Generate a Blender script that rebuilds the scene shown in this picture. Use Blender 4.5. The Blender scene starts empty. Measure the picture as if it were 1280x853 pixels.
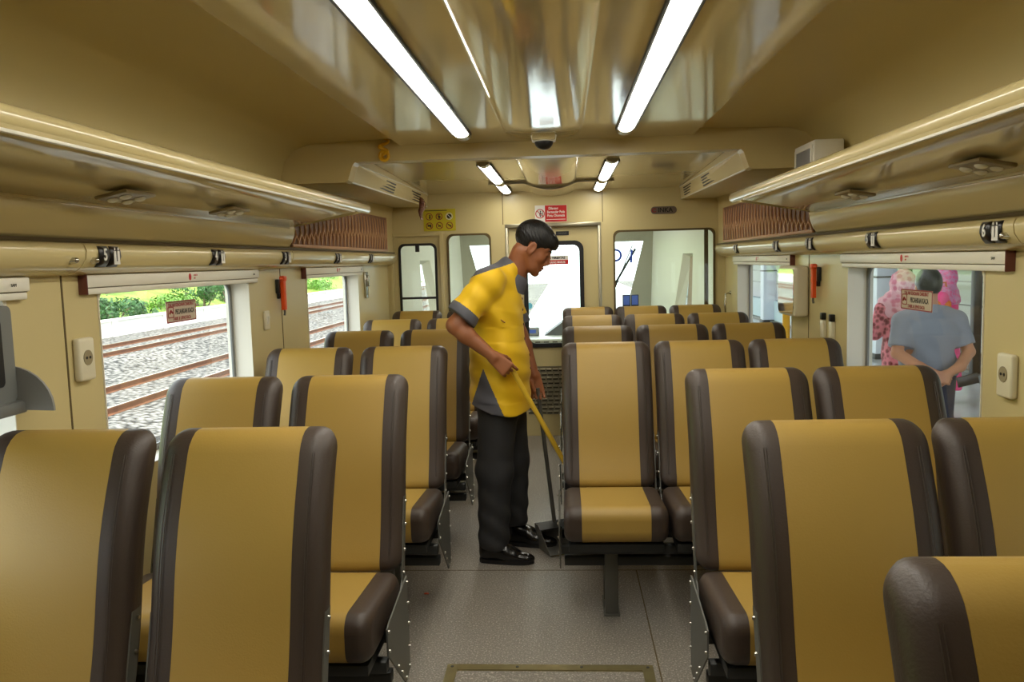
import bpy, bmesh, math, random
import numpy as np
from mathutils import Matrix, Vector, Euler
PI = math.pi
SC = bpy.context.scene
COL = SC.collection

# ---------------------------------------------------------------- camera
cam_data = bpy.data.cameras.new('camera')
cam = bpy.data.objects.new('camera', cam_data)
COL.objects.link(cam)
cam_data.sensor_fit = 'HORIZONTAL'
cam_data.sensor_width = 36.0
cam_data.lens = 28.8
cam_data.clip_start = 0.02
cam_data.clip_end = 300
_y = Vector((65, 101.5, 1024)).normalized()            # car axis seen from the camera (right, up, forward)
_z = Vector((-0.02, 1, 0)); _z = (_z - _z.dot(_y) * _y).normalized()
_x = Vector((_y.x, _y.y, -_y.z)).cross(Vector((_z.x, _z.y, -_z.z))); _x = Vector((_x.x, _x.y, -_x.z))
R_ = (_x.x, _y.x, _z.x); U_ = (_x.y, _y.y, _z.y); F_ = (_x.z, _y.z, _z.z)
cam.matrix_world = Matrix(((R_[0], U_[0], -F_[0], 0.085), (R_[1], U_[1], -F_[1], 0.0), (R_[2], U_[2], -F_[2], 1.52), (0, 0, 0, 1)))
SC.camera = cam

# ---------------------------------------------------------------- sky, sun, exposure
world = bpy.data.worlds.new('sky'); SC.world = world
world.use_nodes = True
_bg = world.node_tree.nodes['Background']
_bg.inputs['Color'].default_value = (0.86, 0.94, 1.0, 1)
_bg.inputs['Strength'].default_value = 4.0
sun = bpy.data.lights.new('sun', 'SUN'); sun.energy = 6.0; sun.angle = 0.03; sun.color = (1, 0.96, 0.88)
sun_o = bpy.data.objects.new('sun', sun); COL.objects.link(sun_o)
sun_o.rotation_euler = (math.radians(28), math.radians(12), 0)
SC.view_settings.view_transform = 'Standard'
SC.view_settings.look = 'None'
SC.view_settings.exposure = -0.08
SC.view_settings.gamma = 1.0
SC.view_settings.use_curve_mapping = False
LAMP = 27.0                                              # strip lights

# ---------------------------------------------------------------- materials
def lin(r, g, b):
    f = lambda c: (c / 12.92 if c <= .04045 else ((c + .055) / 1.055) ** 2.4)
    return (f(r / 255), f(g / 255), f(b / 255), 1)

def mat(name, rgb, rough=.5, metal=0., spec=.5, bump=0., bscale=60., var=0., vscale=8., coat=0., stretch=None, sheen=0):
    m = bpy.data.materials.new(name); m.use_nodes = True
    nt = m.node_tree; b = nt.nodes['Principled BSDF']
    c = lin(*rgb)
    b.inputs['Base Color'].default_value = c
    b.inputs['Roughness'].default_value = rough
    b.inputs['Metallic'].default_value = metal
    b.inputs['Specular IOR Level'].default_value = spec
    if coat: b.inputs['Coat Weight'].default_value = coat; b.inputs['Coat Roughness'].default_value = .08
    if sheen: b.inputs['Sheen Weight'].default_value = sheen
    tc = nt.nodes.new('ShaderNodeTexCoord'); mp = nt.nodes.new('ShaderNodeMapping')
    nt.links.new(tc.outputs['Object'], mp.inputs['Vector'])
    if stretch: mp.inputs['Scale'].default_value = stretch
    if var:
        n = nt.nodes.new('ShaderNodeTexNoise'); n.inputs['Scale'].default_value = vscale; n.inputs['Detail'].default_value = 4
        nt.links.new(mp.outputs[0], n.inputs['Vector'])
        r = nt.nodes.new('ShaderNodeValToRGB')
        r.color_ramp.elements[0].position = .3; r.color_ramp.elements[1].position = .7
        r.color_ramp.elements[0].color = tuple(x * (1 - var) for x in c[:3]) + (1,)
        r.color_ramp.elements[1].color = tuple(min(1, x * (1 + var)) for x in c[:3]) + (1,)
        nt.links.new(n.outputs['Fac'], r.inputs['Fac']); nt.links.new(r.outputs['Color'], b.inputs['Base Color'])
    if bump:
        n2 = nt.nodes.new('ShaderNodeTexNoise'); n2.inputs['Scale'].default_value = bscale; n2.inputs['Detail'].default_value = 3
        nt.links.new(mp.outputs[0], n2.inputs['Vector'])
        bp = nt.nodes.new('ShaderNodeBump'); bp.inputs['Strength'].default_value = bump; bp.inputs['Distance'].default_value = .01
        nt.links.new(n2.outputs['Fac'], bp.inputs['Height']); nt.links.new(bp.outputs[0], b.inputs['Normal'])
    return m

def emit_mat(name, rgb, strength):
    m = bpy.data.materials.new(name); m.use_nodes = True
    b = m.node_tree.nodes['Principled BSDF']
    b.inputs['Base Color'].default_value = lin(*rgb)
    b.inputs['Emission Color'].default_value = lin(*rgb)
    b.inputs['Emission Strength'].default_value = strength
    return m

def glass_mat(name, tint=(1, 1, 1), refl=1.0):
    m = bpy.data.materials.new(name); m.use_nodes = True
    nt = m.node_tree; nt.nodes.clear()
    o = nt.nodes.new('ShaderNodeOutputMaterial'); mix = nt.nodes.new('ShaderNodeMixShader')
    t = nt.nodes.new('ShaderNodeBsdfTransparent'); g = nt.nodes.new('ShaderNodeBsdfGlossy'); f = nt.nodes.new('ShaderNodeFresnel')
    f.inputs['IOR'].default_value = 1.45
    t.inputs['Color'].default_value = tuple(tint) + (1,); g.inputs['Roughness'].default_value = .02
    mu = nt.nodes.new('ShaderNodeMath'); mu.operation = 'MULTIPLY'; mu.inputs[1].default_value = refl
    nt.links.new(f.outputs[0], mu.inputs[0]); nt.links.new(mu.outputs[0], mix.inputs['Fac'])
    nt.links.new(t.outputs[0], mix.inputs[1]); nt.links.new(g.outputs[0], mix.inputs[2]); nt.links.new(mix.outputs[0], o.inputs['Surface'])
    return m

CREAM = (208, 192, 140)
M = {}
M['wall'] = mat('cream_wall_panel', CREAM, .28, bump=.03, bscale=3)
M['ceil'] = mat('glossy_cream_ceiling', (206, 190, 142), .09, spec=.75, bump=.10, bscale=4.5, stretch=(1, .5, 1))
M['cream'] = mat('cream_gloss_moulding', (212, 196, 144), .16, spec=.6, bump=.03, bscale=5)
M['side_ceil'] = mat('cream_matt_ceiling', (200, 182, 122), .42)
M['seam'] = mat('dark_seam', (92, 76, 40), .7)
M['bulk'] = mat('cream_bulkhead', (204, 184, 126), .35)
M['white_trim'] = mat('white_trim', (232, 228, 212), .35)
M['frame_grey'] = mat('grey_window_frame', (120, 122, 120), .4)
M['tan'] = mat('tan_leather', (172, 140, 66), .48, bump=.06, bscale=220, var=.03, vscale=3)
M['brown'] = mat('dark_brown_leather', (66, 54, 46), .46, bump=.09, bscale=200)
M['steel'] = mat('grey_painted_steel', (104, 104, 98), .45, metal=.35)
M['steel_dark'] = mat('dark_painted_steel', (46, 47, 46), .45, metal=.3)
M['bolt'] = mat('bright_bolt', (168, 166, 158), .3, metal=1)
M['chrome'] = mat('polished_metal', (200, 198, 188), .2, metal=1)
M['alu'] = mat('brushed_aluminium', (178, 172, 150), .3, metal=.9)
M['brass'] = mat('dull_brass_strip', (168, 156, 112), .35, metal=.7, var=.1, vscale=20)
M['black'] = mat('black_rubber', (20, 20, 20), .5)
M['black_pl'] = mat('black_plastic', (24, 24, 26), .3)
M['tile'] = mat('black_number_tile', (22, 18, 20), .3)
M['white'] = mat('white_print', (238, 236, 228), .5)
M['red'] = mat('red_print', (200, 28, 26), .45)
M['red_dark'] = mat('dark_red_print', (150, 40, 40), .45)
M['yel'] = mat('yellow_sticker', (206, 190, 40), .45)
M['green_tint'] = mat('greenish_print', (120, 150, 110), .45)
M['orange'] = mat('orange_plastic', (236, 84, 28), .35)
M['diff'] = emit_mat('light_diffuser', (255, 250, 236), LAMP)
M['glass'] = glass_mat('window_glass', (.99, 1, .99), .12)
M['cabglass'] = glass_mat('cab_glass', (.98, 1, .98), .35)
M['well'] = mat('socket_recess', (150, 138, 108), .5)
M['bezel'] = mat('olive_bezel', (138, 120, 78), .4)
M['sock'] = mat('white_socket_plastic', (226, 218, 190), .35)
M['grey_pl'] = mat('grey_plastic', (140, 140, 138), .4)
M['lens'] = mat('frosted_lens', (226, 220, 196), .25)
M['mirror'] = mat('mirror_face', (225, 228, 220), .04, metal=1)
M['blind_end'] = mat('dark_reddish_end_cap', (112, 62, 50), .5)
M['blue'] = mat('blue_print', (58, 84, 190), .4)
M['screen'] = emit_mat('blue_screen', (62, 84, 150), .45)

# speckled grey-brown vinyl floor
def floor_mat():
    m = bpy.data.materials.new('speckled_vinyl_floor'); m.use_nodes = True
    nt = m.node_tree; b = nt.nodes['Principled BSDF']
    tc = nt.nodes.new('ShaderNodeTexCoord')
    n = nt.nodes.new('ShaderNodeTexNoise'); n.inputs['Scale'].default_value = 150; n.inputs['Detail'].default_value = 2
    n2 = nt.nodes.new('ShaderNodeTexNoise'); n2.inputs['Scale'].default_value = 2.2; n2.inputs['Detail'].default_value = 4
    r = nt.nodes.new('ShaderNodeValToRGB'); e = r.color_ramp.elements
    e[0].position = .38; e[0].color = lin(134, 128, 118); e[1].position = .72; e[1].color = lin(228, 220, 206)
    x = e.new(.58); x.color = lin(158, 150, 140)
    mx = nt.nodes.new('ShaderNodeMixRGB'); mx.blend_type = 'MULTIPLY'; mx.inputs['Fac'].default_value = .25
    nt.links.new(tc.outputs['Object'], n.inputs['Vector']); nt.links.new(tc.outputs['Object'], n2.inputs['Vector'])
    nt.links.new(n.outputs['Fac'], r.inputs['Fac']); nt.links.new(r.outputs[0], mx.inputs[1]); nt.links.new(n2.outputs['Fac'], mx.inputs[2])
    nt.links.new(mx.outputs[0], b.inputs['Base Color']); b.inputs['Roughness'].default_value = .38
    return m
M['floor'] = floor_mat()

def carved_mat():
    m = bpy.data.materials.new('carved_brown_wood'); m.use_nodes = True
    nt = m.node_tree; b = nt.nodes['Principled BSDF']
    tc = nt.nodes.new('ShaderNodeTexCoord'); w = nt.nodes.new('ShaderNodeTexNoise'); w.inputs['Scale'].default_value = 14
    mp = nt.nodes.new('ShaderNodeMapping'); mp.inputs['Scale'].default_value = (1, 1.6, .35)
    r = nt.nodes.new('ShaderNodeValToRGB'); r.color_ramp.elements[0].color = lin(84, 48, 26); r.color_ramp.elements[1].color = lin(150, 96, 56)
    nt.links.new(tc.outputs['Object'], mp.inputs[0]); nt.links.new(mp.outputs[0], w.inputs['Vector']); nt.links.new(w.outputs['Fac'], r.inputs[0])
    nt.links.new(r.outputs[0], b.inputs['Base Color']); b.inputs['Roughness'].default_value = .5
    return m
M['carved'] = carved_mat()
M['carved_rib'] = mat('carved_rib_wood', (196, 150, 108), .45)

# ---------------------------------------------------------------- mesh building
class MB:
    def __init__(s): s.bm = bmesh.new()
    def _add(s, tmp, mtx=None):
        me = bpy.data.meshes.new('t'); tmp.to_mesh(me); tmp.free()
        if mtx is not None: me.transform(mtx)
        s.bm.from_mesh(me); bpy.data.meshes.remove(me); return s
    def box(s, c, size, bev=0., rot=None, seg=2):
        t = bmesh.new(); bmesh.ops.create_cube(t, size=1)
        bmesh.ops.scale(t, vec=size, verts=t.verts)
        if bev: bmesh.ops.bevel(t, geom=t.edges[:], offset=bev, segments=seg, profile=.5, affect='EDGES')
        mt = Matrix.Translation(c)
        if rot is not None: mt = mt @ (rot.to_4x4() if hasattr(rot, 'to_4x4') else Euler(rot).to_matrix().to_4x4())
        return s._add(t, mt)
    def box2(s, a, b, bev=0., seg=2):
        c = [(p + q) / 2 for p, q in zip(a, b)]; return s.box(c, [abs(q - p) for p, q in zip(a, b)], bev, seg=seg)
    def sphere(s, c, r, u=16, v=10, sc=(1, 1, 1), rot=None):
        t = bmesh.new(); bmesh.ops.create_uvsphere(t, u_segments=u, v_segments=v, radius=r)
        bmesh.ops.scale(t, vec=sc, verts=t.verts)
        mt = Matrix.Translation(c)
        if rot is not None: mt = mt @ Euler(rot).to_matrix().to_4x4()
        return s._add(t, mt)
    def cyl(s, a, b, r, r2=None, seg=16, bev=0):
        a = Vector(a); b = Vector(b); d = b - a
        t = bmesh.new(); bmesh.ops.create_cone(t, cap_ends=True, segments=seg, radius1=r, radius2=r if r2 is None else r2, depth=d.length)
        if bev:
            es = [e for e in t.edges if e.calc_length() < 2.2 * PI * r / seg and len(e.link_faces) == 2 and any(len(f.verts) > 4 for f in e.link_faces)]
            bmesh.ops.bevel(t, geom=es, offset=bev, segments=2, profile=.5, affect='EDGES')
        return s._add(t, Matrix.Translation((a + b) / 2) @ d.to_track_quat('Z', 'Y').to_matrix().to_4x4())
    def tube(s, pts, r, seg=8):
        pts = [Vector(p) for p in pts]; n = len(pts); rs = r if isinstance(r, (list, tuple)) else [r] * n
        rings = []; up = None
        for i, p in enumerate(pts):
            d = (pts[min(i + 1, n - 1)] - pts[max(i - 1, 0)]).normalized()
            if up is None: up = Vector((0, 0, 1)) if abs(d.z) < .9 else Vector((1, 0, 0))
            a = d.cross(up).normalized(); b = a.cross(d).normalized(); up = b
            rings.append([s.bm.verts.new(p + rs[i] * (math.cos(2 * PI * k / seg) * a + math.sin(2 * PI * k / seg) * b)) for k in range(seg)])
        for i in range(n - 1):
            for k in range(seg):
                s.bm.faces.new((rings[i][k], rings[i][(k + 1) % seg], rings[i + 1][(k + 1) % seg], rings[i + 1][k]))
        s.bm.faces.new(rings[0][::-1]); s.bm.faces.new(rings[-1]); return s
    def loft(s, rings, close=True, caps=True):
        vr = [[s.bm.verts.new(p) for p in r] for r in rings]; n = len(vr[0])
        for i in range(len(vr) - 1):
            for k in range(n if close else n - 1):
                s.bm.faces.new((vr[i][k], vr[i][(k + 1) % n], vr[i + 1][(k + 1) % n], vr[i + 1][k]))
        if caps and close: s.bm.faces.new(vr[0][::-1]); s.bm.faces.new(vr[-1])
        return s
    def prism(s, poly, axis, a, b):
        def P(u, v, w): return {'x': (w, u, v), 'y': (u, w, v), 'z': (u, v, w)}[axis]
        return s.loft([[P(u, v, a) for u, v in poly], [P(u, v, b) for u, v in poly]])
    def ring(s, outer, inner, axis, a, b):
        """plate between two outlines of equal point count, extruded along an axis"""
        def P(u, v, w): return {'x': (w, u, v), 'y': (u, w, v), 'z': (u, v, w)}[axis]
        n = len(outer)
        V = [[s.bm.verts.new(P(u, v, w)) for u, v in L] for L, w in ((outer, a), (outer, b), (inner, b), (inner, a))]
        for q in range(4):
            for k in range(n):
                A, B_ = V[q], V[(q + 1) % 4]
                s.bm.faces.new((A[k], A[(k + 1) % n], B_[(k + 1) % n], B_[k]))
        return s
    def text(s, body, size, mtx, ext=.0006, bold=0., sx=1.):
        cu = bpy.data.curves.new('t', 'FONT'); cu.body = body; cu.size = size; cu.align_x = 'CENTER'; cu.align_y = 'CENTER'
        cu.extrude = ext; cu.offset = bold; cu.resolution_u = 3
        ob = bpy.data.objects.new('t', cu); COL.objects.link(ob)
        dg = bpy.context.evaluated_depsgraph_get(); me = bpy.data.meshes.new_from_object(ob.evaluated_get(dg))
        me.transform(mtx @ Matrix.Diagonal((sx, 1, 1, 1))); s.bm.from_mesh(me)
        bpy.data.objects.remove(ob); bpy.data.curves.remove(cu); bpy.data.meshes.remove(me); return s
    def done(s, name, m, parent=None, smooth=True, angle=40, loc=None):
        bmesh.ops.recalc_face_normals(s.bm, faces=s.bm.faces)
        me = bpy.data.meshes.new(name); s.bm.to_mesh(me); s.bm.free()
        me.materials.append(M[m] if isinstance(m, str) else m)
        return link_mesh(name, me, parent, smooth, angle, loc)

def link_mesh(name, me, parent=None, smooth=True, angle=40, loc=None):
    o = bpy.data.objects.new(name, me); COL.objects.link(o)
    if smooth and len(me.polygons):
        me.polygons.foreach_set('use_smooth', [True] * len(me.polygons))
        try: me.set_sharp_from_angle(angle=math.radians(angle))
        except Exception: pass
    if parent is not None: o.parent = parent
    if loc is not None: o.location = loc
    return o

def thing(name, label, cat, group=None, loc=(0, 0, 0)):
    o = bpy.data.objects.new(name, None); COL.objects.link(o); o.location = loc; o.empty_display_size = .05
    return tag(o, label, cat, group)
def tag(o, label, cat, group=None):
    o['label'] = label; o['category'] = cat
    if group: o['group'] = group
    return o
def struct(o, label=None):
    o['kind'] = 'structure'
    if label: o['label'] = label
    return o
def dup(o, parent=None):
    c = o.copy(); COL.objects.link(c)
    if parent is not None: c.parent = parent
    for ch in [q for q in bpy.data.objects if q.parent == o and q is not c]: dup(ch, c)
    return c
def rrect(u0, u1, v0, v1, r, n=5):
    pts = []
    for cu, cv, a0 in ((u1 - r, v1 - r, 0), (u0 + r, v1 - r, 90), (u0 + r, v0 + r, 180), (u1 - r, v0 + r, 270)):
        for k in range(n + 1):
            a = math.radians(a0 + 90 * k / n); pts.append((cu + r * math.cos(a), cv + r * math.sin(a)))
    return pts
def rect_like(u0, u1, v0, v1, n=5):
    """rectangle outline with the same point count and order as rrect"""
    pts = []
    for cu, cv in ((u1, v1), (u0, v1), (u0, v0), (u1, v0)): pts += [(cu, cv)] * (n + 1)
    # spread the points a little so that faces stay non-degenerate
    out = []
    for q, (cu, cv) in enumerate(((u1, v1), (u0, v1), (u0, v0), (u1, v0))):
        for k in range(n + 1):
            t = k / n - .5; e = .02
            du, dv = {0: (min(0, -t * e * 2), min(0, t * e * 2)), 1: (max(0, -t * e * 2), min(0, -t * e * 2)), 2: (max(0, t * e * 2), max(0, -t * e * 2)), 3: (min(0, t * e * 2), max(0, t * e * 2))}[q]
            out.append((cu + du, cv + dv))
    return out
def frame_mtx(origin, right, up):
    r = Vector(right).normalized(); u = Vector(up).normalized(); n = r.cross(u)
    return Matrix(((r.x, u.x, n.x, origin[0]), (r.y, u.y, n.y, origin[1]), (r.z, u.z, n.z, origin[2]), (0, 0, 0, 1)))

# ================================================================ CAR SHELL
YB = 6.99          # partition to the driver's cab
YR = -2.3          # rear end of the modelled saloon
WL, WR = -1.43, 1.43
YN = 9.05          # nose of the cab
W_WIN = {'L': [(0.88, 2.13), (2.57, 3.85), (4.74, 5.95)], 'R': [(.88, 2.13), (2.72, 3.99), (4.95, 6.48)]}
ZW0, ZW1 = .82, 1.475

f = MB().box2((-1.45, YR, -.06), (1.45, YB + .06, 0)).done('floor', 'floor'); struct(f)
s = MB()
s.box2((-1.0, 3.905, 0), (1.3, 3.911, .0006)); s.box2((.405, -1, 0), (.41, 3.905, .0006));
struct(s.done('trim_1', 'seam', smooth=False), 'seams between floor sheets')

TH = .11
for side, X0, sg in (('L', WL, -1), ('R', WR, 1)):
    m = MB(); wins = W_WIN[side]; xs = sorted((X0, X0 + sg * TH))
    m.box2((xs[0], YR, -.06), (xs[1], YB + .06, ZW0)); m.box2((xs[0], YR, ZW1), (xs[1], YB + .06, 2.2))
    edges = [YR] + [v for w in wins for v in w] + [YB + .06]
    for i in range(0, len(edges), 2): m.box2((xs[0], edges[i], ZW0), (xs[1], edges[i + 1], ZW1))
    struct(m.done('wall_left' if side == 'L' else 'wall_right', 'wall', smooth=False))
    for i, (a, b) in enumerate(wins):
        n = i + 1 if side == 'L' else i + 4
        r = MB().ring(rect_like(a, b, ZW0, ZW1), rrect(a + .004, b - .004, ZW0 + .004, ZW1 - .004, .06), 'x', X0 - sg * .004, X0 + sg * (TH + .004))
        w = struct(r.done('window_%d' % n, 'white_trim', angle=30))
        g = MB().box2((X0 + sg * .092, a, ZW0), (X0 + sg * .098, b, ZW1)).done('window_pane', 'glass', w, smooth=False)
        g2 = MB().ring(rrect(a + .002, b - .002, ZW0 + .002, ZW1 - .002, .06), rrect(a + .03, b - .03, ZW0 + .03, ZW1 - .03, .05), 'x', X0 + sg * .082, X0 + sg * .09).done('window_gasket', 'frame_grey', w)
    # vertical panel joints on the wall
    js = MB()
    for y in ((2.385, 4.30) if side == 'L' else (2.45, 4.62)): js.box2((X0 - sg * .0015, y - .004, .1), (X0 + sg * .002, y + .004, 1.52))
    struct(js.done('trim_2' if side == 'L' else 'trim_3', 'seam', smooth=False), 'dark joint between wall panels')

MB().box2((-1.54, YR - .08, -.06), (1.54, YR, 2.2)).done('wall_back', 'wall')
struct(bpy.data.objects['wall_back'])

# ceiling: the glossy lamp panel with a bulged centre duct, lowered from the side ceilings
def ceil_profile(z0=2.12, hb=.035):
    pts = [(-.735, z0 + .035), (-.735, z0)]
    pts += [(-.185, z0)]
    for k in range(13):
        a = -PI / 2 + PI * k / 12
        pts.append((.18 * math.sin(a), z0 - hb * max(0, math.cos(a)) ** 1.35))
    pts += [(.185, z0), (.735, z0), (.735, z0 + .035)]
    return pts
m = MB()
ys = [YR, 1.0, 2.5, 3.5]; rings = [[(x, y, z) for x, z in ceil_profile()] for y in ys]
for t in np.linspace(.15, 1, 8):                          # the duct runs out in a rounded tongue
    hb = .035; y = 3.5 + .42 * t; ww = math.sqrt(max(0, 1 - t * t))
    rr = []
    for x, z in ceil_profile():
        if abs(x) < .184 and z < 2.1199: 
            rr.append((x, y, 2.12 - (2.12 - z) * max(.0, ww)))
        else: rr.append((x, y, z))
    rings.append(rr)
rings.append([(x, 4.2, 2.12 if z < 2.13 else z) for x, z in ceil_profile()])
m.loft(rings, close=False, caps=False)
c = struct(m.done('ceiling', 'ceil', angle=50))
for sg, nm in ((-1, 'trim_4'), (1, 'trim_5')):
    prof = [(.735, 2.155), (.96, 2.15), (1.2, 2.142), (1.29, 2.115), (1.34, 2.06), (1.362, 1.97), (1.37, 1.85), (1.372, 1.70)]
    m = MB().loft([[(sg * x, y, z) for x, z in prof] for y in (YR, 4.2)], close=False, caps=False)
    struct(m.done(nm, 'side_ceil', angle=60), 'curved side ceiling above the luggage rack')
# vestibule ceiling beyond the bulkhead
m = MB()
prof = [(-1.45, 2.10), (-.19, 2.10)] + [(.18 * math.sin(-PI / 2 + PI * k / 12), 2.10 - .045 * max(0, math.cos(-PI / 2 + PI * k / 12)) ** 1.3) for k in range(13)] + [(.19, 2.10), (1.45, 2.10)]
m.loft([[(x, y, z) for x, z in prof] for y in (4.28, 5.0, 6.0, YB)], close=False, caps=False)
struct(m.done('trim_6', 'ceil', angle=50), 'glossy lower ceiling in front of the cab partition')
MB().box2((-1.55, YR, 2.2), (1.55, YB + .1, 2.24)).done('trim_7', 'wall'); struct(bpy.data.objects['trim_7'], 'car roof')

# bulkhead beam with its two cheeks
m = MB()
half = [(.0, 2.045), (.972, 2.045), (.985, 2.03), (1.012, 1.955), (1.03, 1.945), (1.42, 1.945), (1.42, 2.19), (0, 2.19)]
full = half + [(-x, z) for x, z in half[::-1] if x > 0]
m.prism([(x, z) for x, z in full], 'y', 4.2, 4.3)
struct(m.done('beam', 'bulk', smooth=False), 'cream cross beam under the ceiling')
# upper side walls beyond the bulkhead
for sg, nm in ((-1, 'trim_8'), (1, 'trim_9')):
    m = MB().loft([[(sg * x, y, z) for x, z in ((1.375, 1.6), (1.372, 1.95), (1.36, 2.0), (1.30, 2.11))] for y in (4.3, YB)], close=False, caps=False)
    struct(m.done(nm, 'bulk'), 'slanted side wall above the carved panel')

# long mouldings: upper cove and the rounded valance that carries the seat numbers
for sg, k in ((-1, 10), (1, 12)):
    cove = [(1.372, 1.78), (1.335, 1.745), (1.328, 1.72), (1.332, 1.69), (1.345, 1.655), (1.362, 1.63), (1.372, 1.618), (1.44, 1.618), (1.44, 1.78)]
    m = MB().loft([[(sg * x, y, z) for x, z in cove] for y in (YR, 4.28)])
    struct(m.done('trim_%d' % k, 'cream', angle=70), 'rounded cove moulding under the luggage rack')
    val = [(1.44, 1.612), (1.368, 1.612), (1.350, 1.603), (1.343, 1.585), (1.347, 1.56), (1.362, 1.537), (1.385, 1.520), (1.412, 1.512), (1.44, 1.512)]
    m = MB()
    cut = 2.385 if sg < 0 else 2.40
    for a, b in ((YR, cut - .003), (cut + .003, 4.277), (4.283, YB)): m.loft([[(sg * x, y, z) for x, z in val] for y in (a, b)])
    struct(m.done('trim_%d' % (k + 1), 'cream', angle=70), 'rounded valance strip above the windows')
    m = MB()
    m.box2((sg * 1.36, YR, 1.610), (sg * 1.40, YB, 1.621))
    struct(m.done('trim_%d' % (k + 4), 'seam', smooth=False), 'dark gap between the two mouldings')

# ---------------------------------------------------------------- partition to the cab
m = MB(); y0, y1 = YB, YB + .06
def pb(x0, x1, z0, z1): m.box2((x0, y0, z0), (x1, y1, z1))
pb(-1.54, 1.54, 1.83, 2.2)
pb(-1.54, -1.385, 0, 1.83); pb(-1.385, -.96, 1.765, 1.83); pb(-.96, -.905, .0, 1.83); pb(-.905, -.535, 1.76, 1.83); pb(-.905, -.535, 0, .98); pb(-.535, -.41, 0, 1.83)
pb(.40, .505, 0, 1.83); pb(.505, 1.345, 1.752, 1.83); pb(.505, 1.345, 0, .95); pb(1.345, 1.54, 0, 1.83)
struct(m.done('wall_front', 'wall', smooth=False))
m = MB()
for x in (-.425, .415): m.box2((x - .003, YB - .001, 1.83), (x + .003, YB + .002, 2.10))
struct(m.done('trim_18', 'seam', smooth=False), 'panel joint over the cab door')
def win(name, x0, x1, z0, z1, yy, rad=.05):
    w = struct(MB().ring(rect_like(x0, x1, z0, z1), rrect(x0 + .004, x1 - .004, z0 + .004, z1 - .004, rad), 'y', yy - .006, yy + .066).done(name, 'bulk', angle=30))
    MB().box2((x0, yy + .03, z0), (x1, yy + .036, z1)).done('window_pane', 'cabglass', w, smooth=False)
    MB().ring(rrect(x0 - .004, x1 + .004, z0 - .004, z1 + .004, rad), rrect(x0 + .012, x1 - .012, z0 + .012, z1 - .012, rad), 'y', yy - .012, yy + .01).done('window_gasket', 'seam', w)
    return w
win('window_9', -.905, -.535, .98, 1.76, YB)
w10 = win('window_10', .505, 1.345, .95, 1.752, YB)
MB().box2((1.268, YB + .045, .95), (1.30, YB + .075, 1.75), .004).done('window_mullion', 'seam', w10)
# side door leaf with its own gasketed pane
d = struct(MB().ring(rect_like(-1.385, -.96, 0, 1.765), rrect(-1.32, -1.012, .95, 1.68, .045), 'y', YB + .012, YB + .05).done('door_2', 'wall', angle=30))
MB().box2((-1.33, YB + .028, .94), (-1.0, YB + .034, 1.69)).done('door_pane', 'cabglass', d, smooth=False)
MB().ring(rrect(-1.332, -1.0, .938, 1.692, .05), rrect(-1.312, -1.02, .958, 1.672, .04), 'y', YB + .002, YB + .014).done('door_gasket', 'black', d)
b_ = MB().box2((-1.32, YB + .006, 1.215), (-1.01, YB + .022, 1.235), .003); b_.box2((-1.185, YB + .0, 1.62), (-1.15, YB + .02, 1.685), .004); b_.done('door_bar', 'black_pl', d)
MB().ring(rect_like(-1.40, -.945, 0, 1.78), rect_like(-1.375, -.97, -.01, 1.755), 'y', YB - .01, YB + .004).done('door_frame', 'cream', d, smooth=False)
# the cab door
d = struct(MB().ring(rect_like(-.385, .375, 0, 1.80), rrect(-.235, .225, .80, 1.655, .06), 'y', YB + .035, YB + .075).done('door_1', 'wall', angle=30))
MB().box2((-.24, YB + .052, .79), (.23, YB + .058, 1.66)).done('door_pane', 'cabglass', d, smooth=False)
MB().ring(rrect(-.262, .252, .773, 1.682, .075), rrect(-.225, .215, .81, 1.645, .055), 'y', YB + .02, YB + .037).done('door_gasket', 'black', d)
fr = MB().box2((-.41, YB - .012, 0), (-.383, YB + .06, 1.83), .003); fr.box2((.373, YB - .012, 0), (.40, YB + .06, 1.83), .003); fr.box2((-.41, YB - .014, 1.80), (.40, YB + .06, 1.832), .004); fr.done('door_frame', 'alu', d)
v = MB().box2((-.25, YB + .03, .19), (.24, YB + .036, .61))
for r_ in range(11):
    for k in range(9):
        v.box((-.225 + k * .054 + (.012 if r_ % 2 else 0), YB + .024, .215 + r_ * .037), (.04, .016, .010), rot=(math.radians(35), 0, 0))
v.done('door_vent', 'alu', d, smooth=False)
vs = MB()
for r_ in range(11):
    for k in range(9): vs.box((-.225 + k * .054 + (.012 if r_ % 2 else 0), YB + .029, .203 + r_ * .037), (.042, .004, .012))
vs.done('door_vent_slots', 'black', d, smooth=False)
MB().box2((.31, YB + .0, .0), (.36, YB + .04, .02)).done('door_stop', 'steel', d)

# ================================================================ FITTINGS OF THE SALOON
# strip lights
def strip(y0, y1, x, z, label):
    t = thing('ceiling_strip_light', label, 'ceiling light', 'ceiling strip lights', (x, y0, z))
    L = y1 - y0
    prof = [(.036 * math.cos(PI + PI * k / 8), -.024 * math.sin(PI * k / 8)) for k in range(9)]
    MB().loft([[(a, y, b) for a, b in prof] for y in (.0, L)]).done('diffuser', 'diff', t)
    fr = MB()
    for q in (-1, 1): fr.box2((q * .036, -.02, -.012), (q * .046, L + .02, .012), .002)
    fr.done('light_frame', 'steel_dark', t)
    for y, e in ((-.1, 0), (L, 1)):
        MB().loft([[(a * 1.06, yy, b * 1.06) for a, b in prof] for yy in (y, y + .1)]).done('end_cap', 'alu', t)
for x, sd in ((-.38, 'left'), (.38, 'right')):
    strip(.55, 3.86, x, 2.121, 'long bright strip light on the %s of the near ceiling panel' % sd)
    strip(4.95, 5.98, x, 2.101, 'short %s strip light just beyond the cross beam' % sd)
    strip(6.22, 6.86, x, 2.101, 'shortest %s strip light, closest to the cab partition' % sd)
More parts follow.
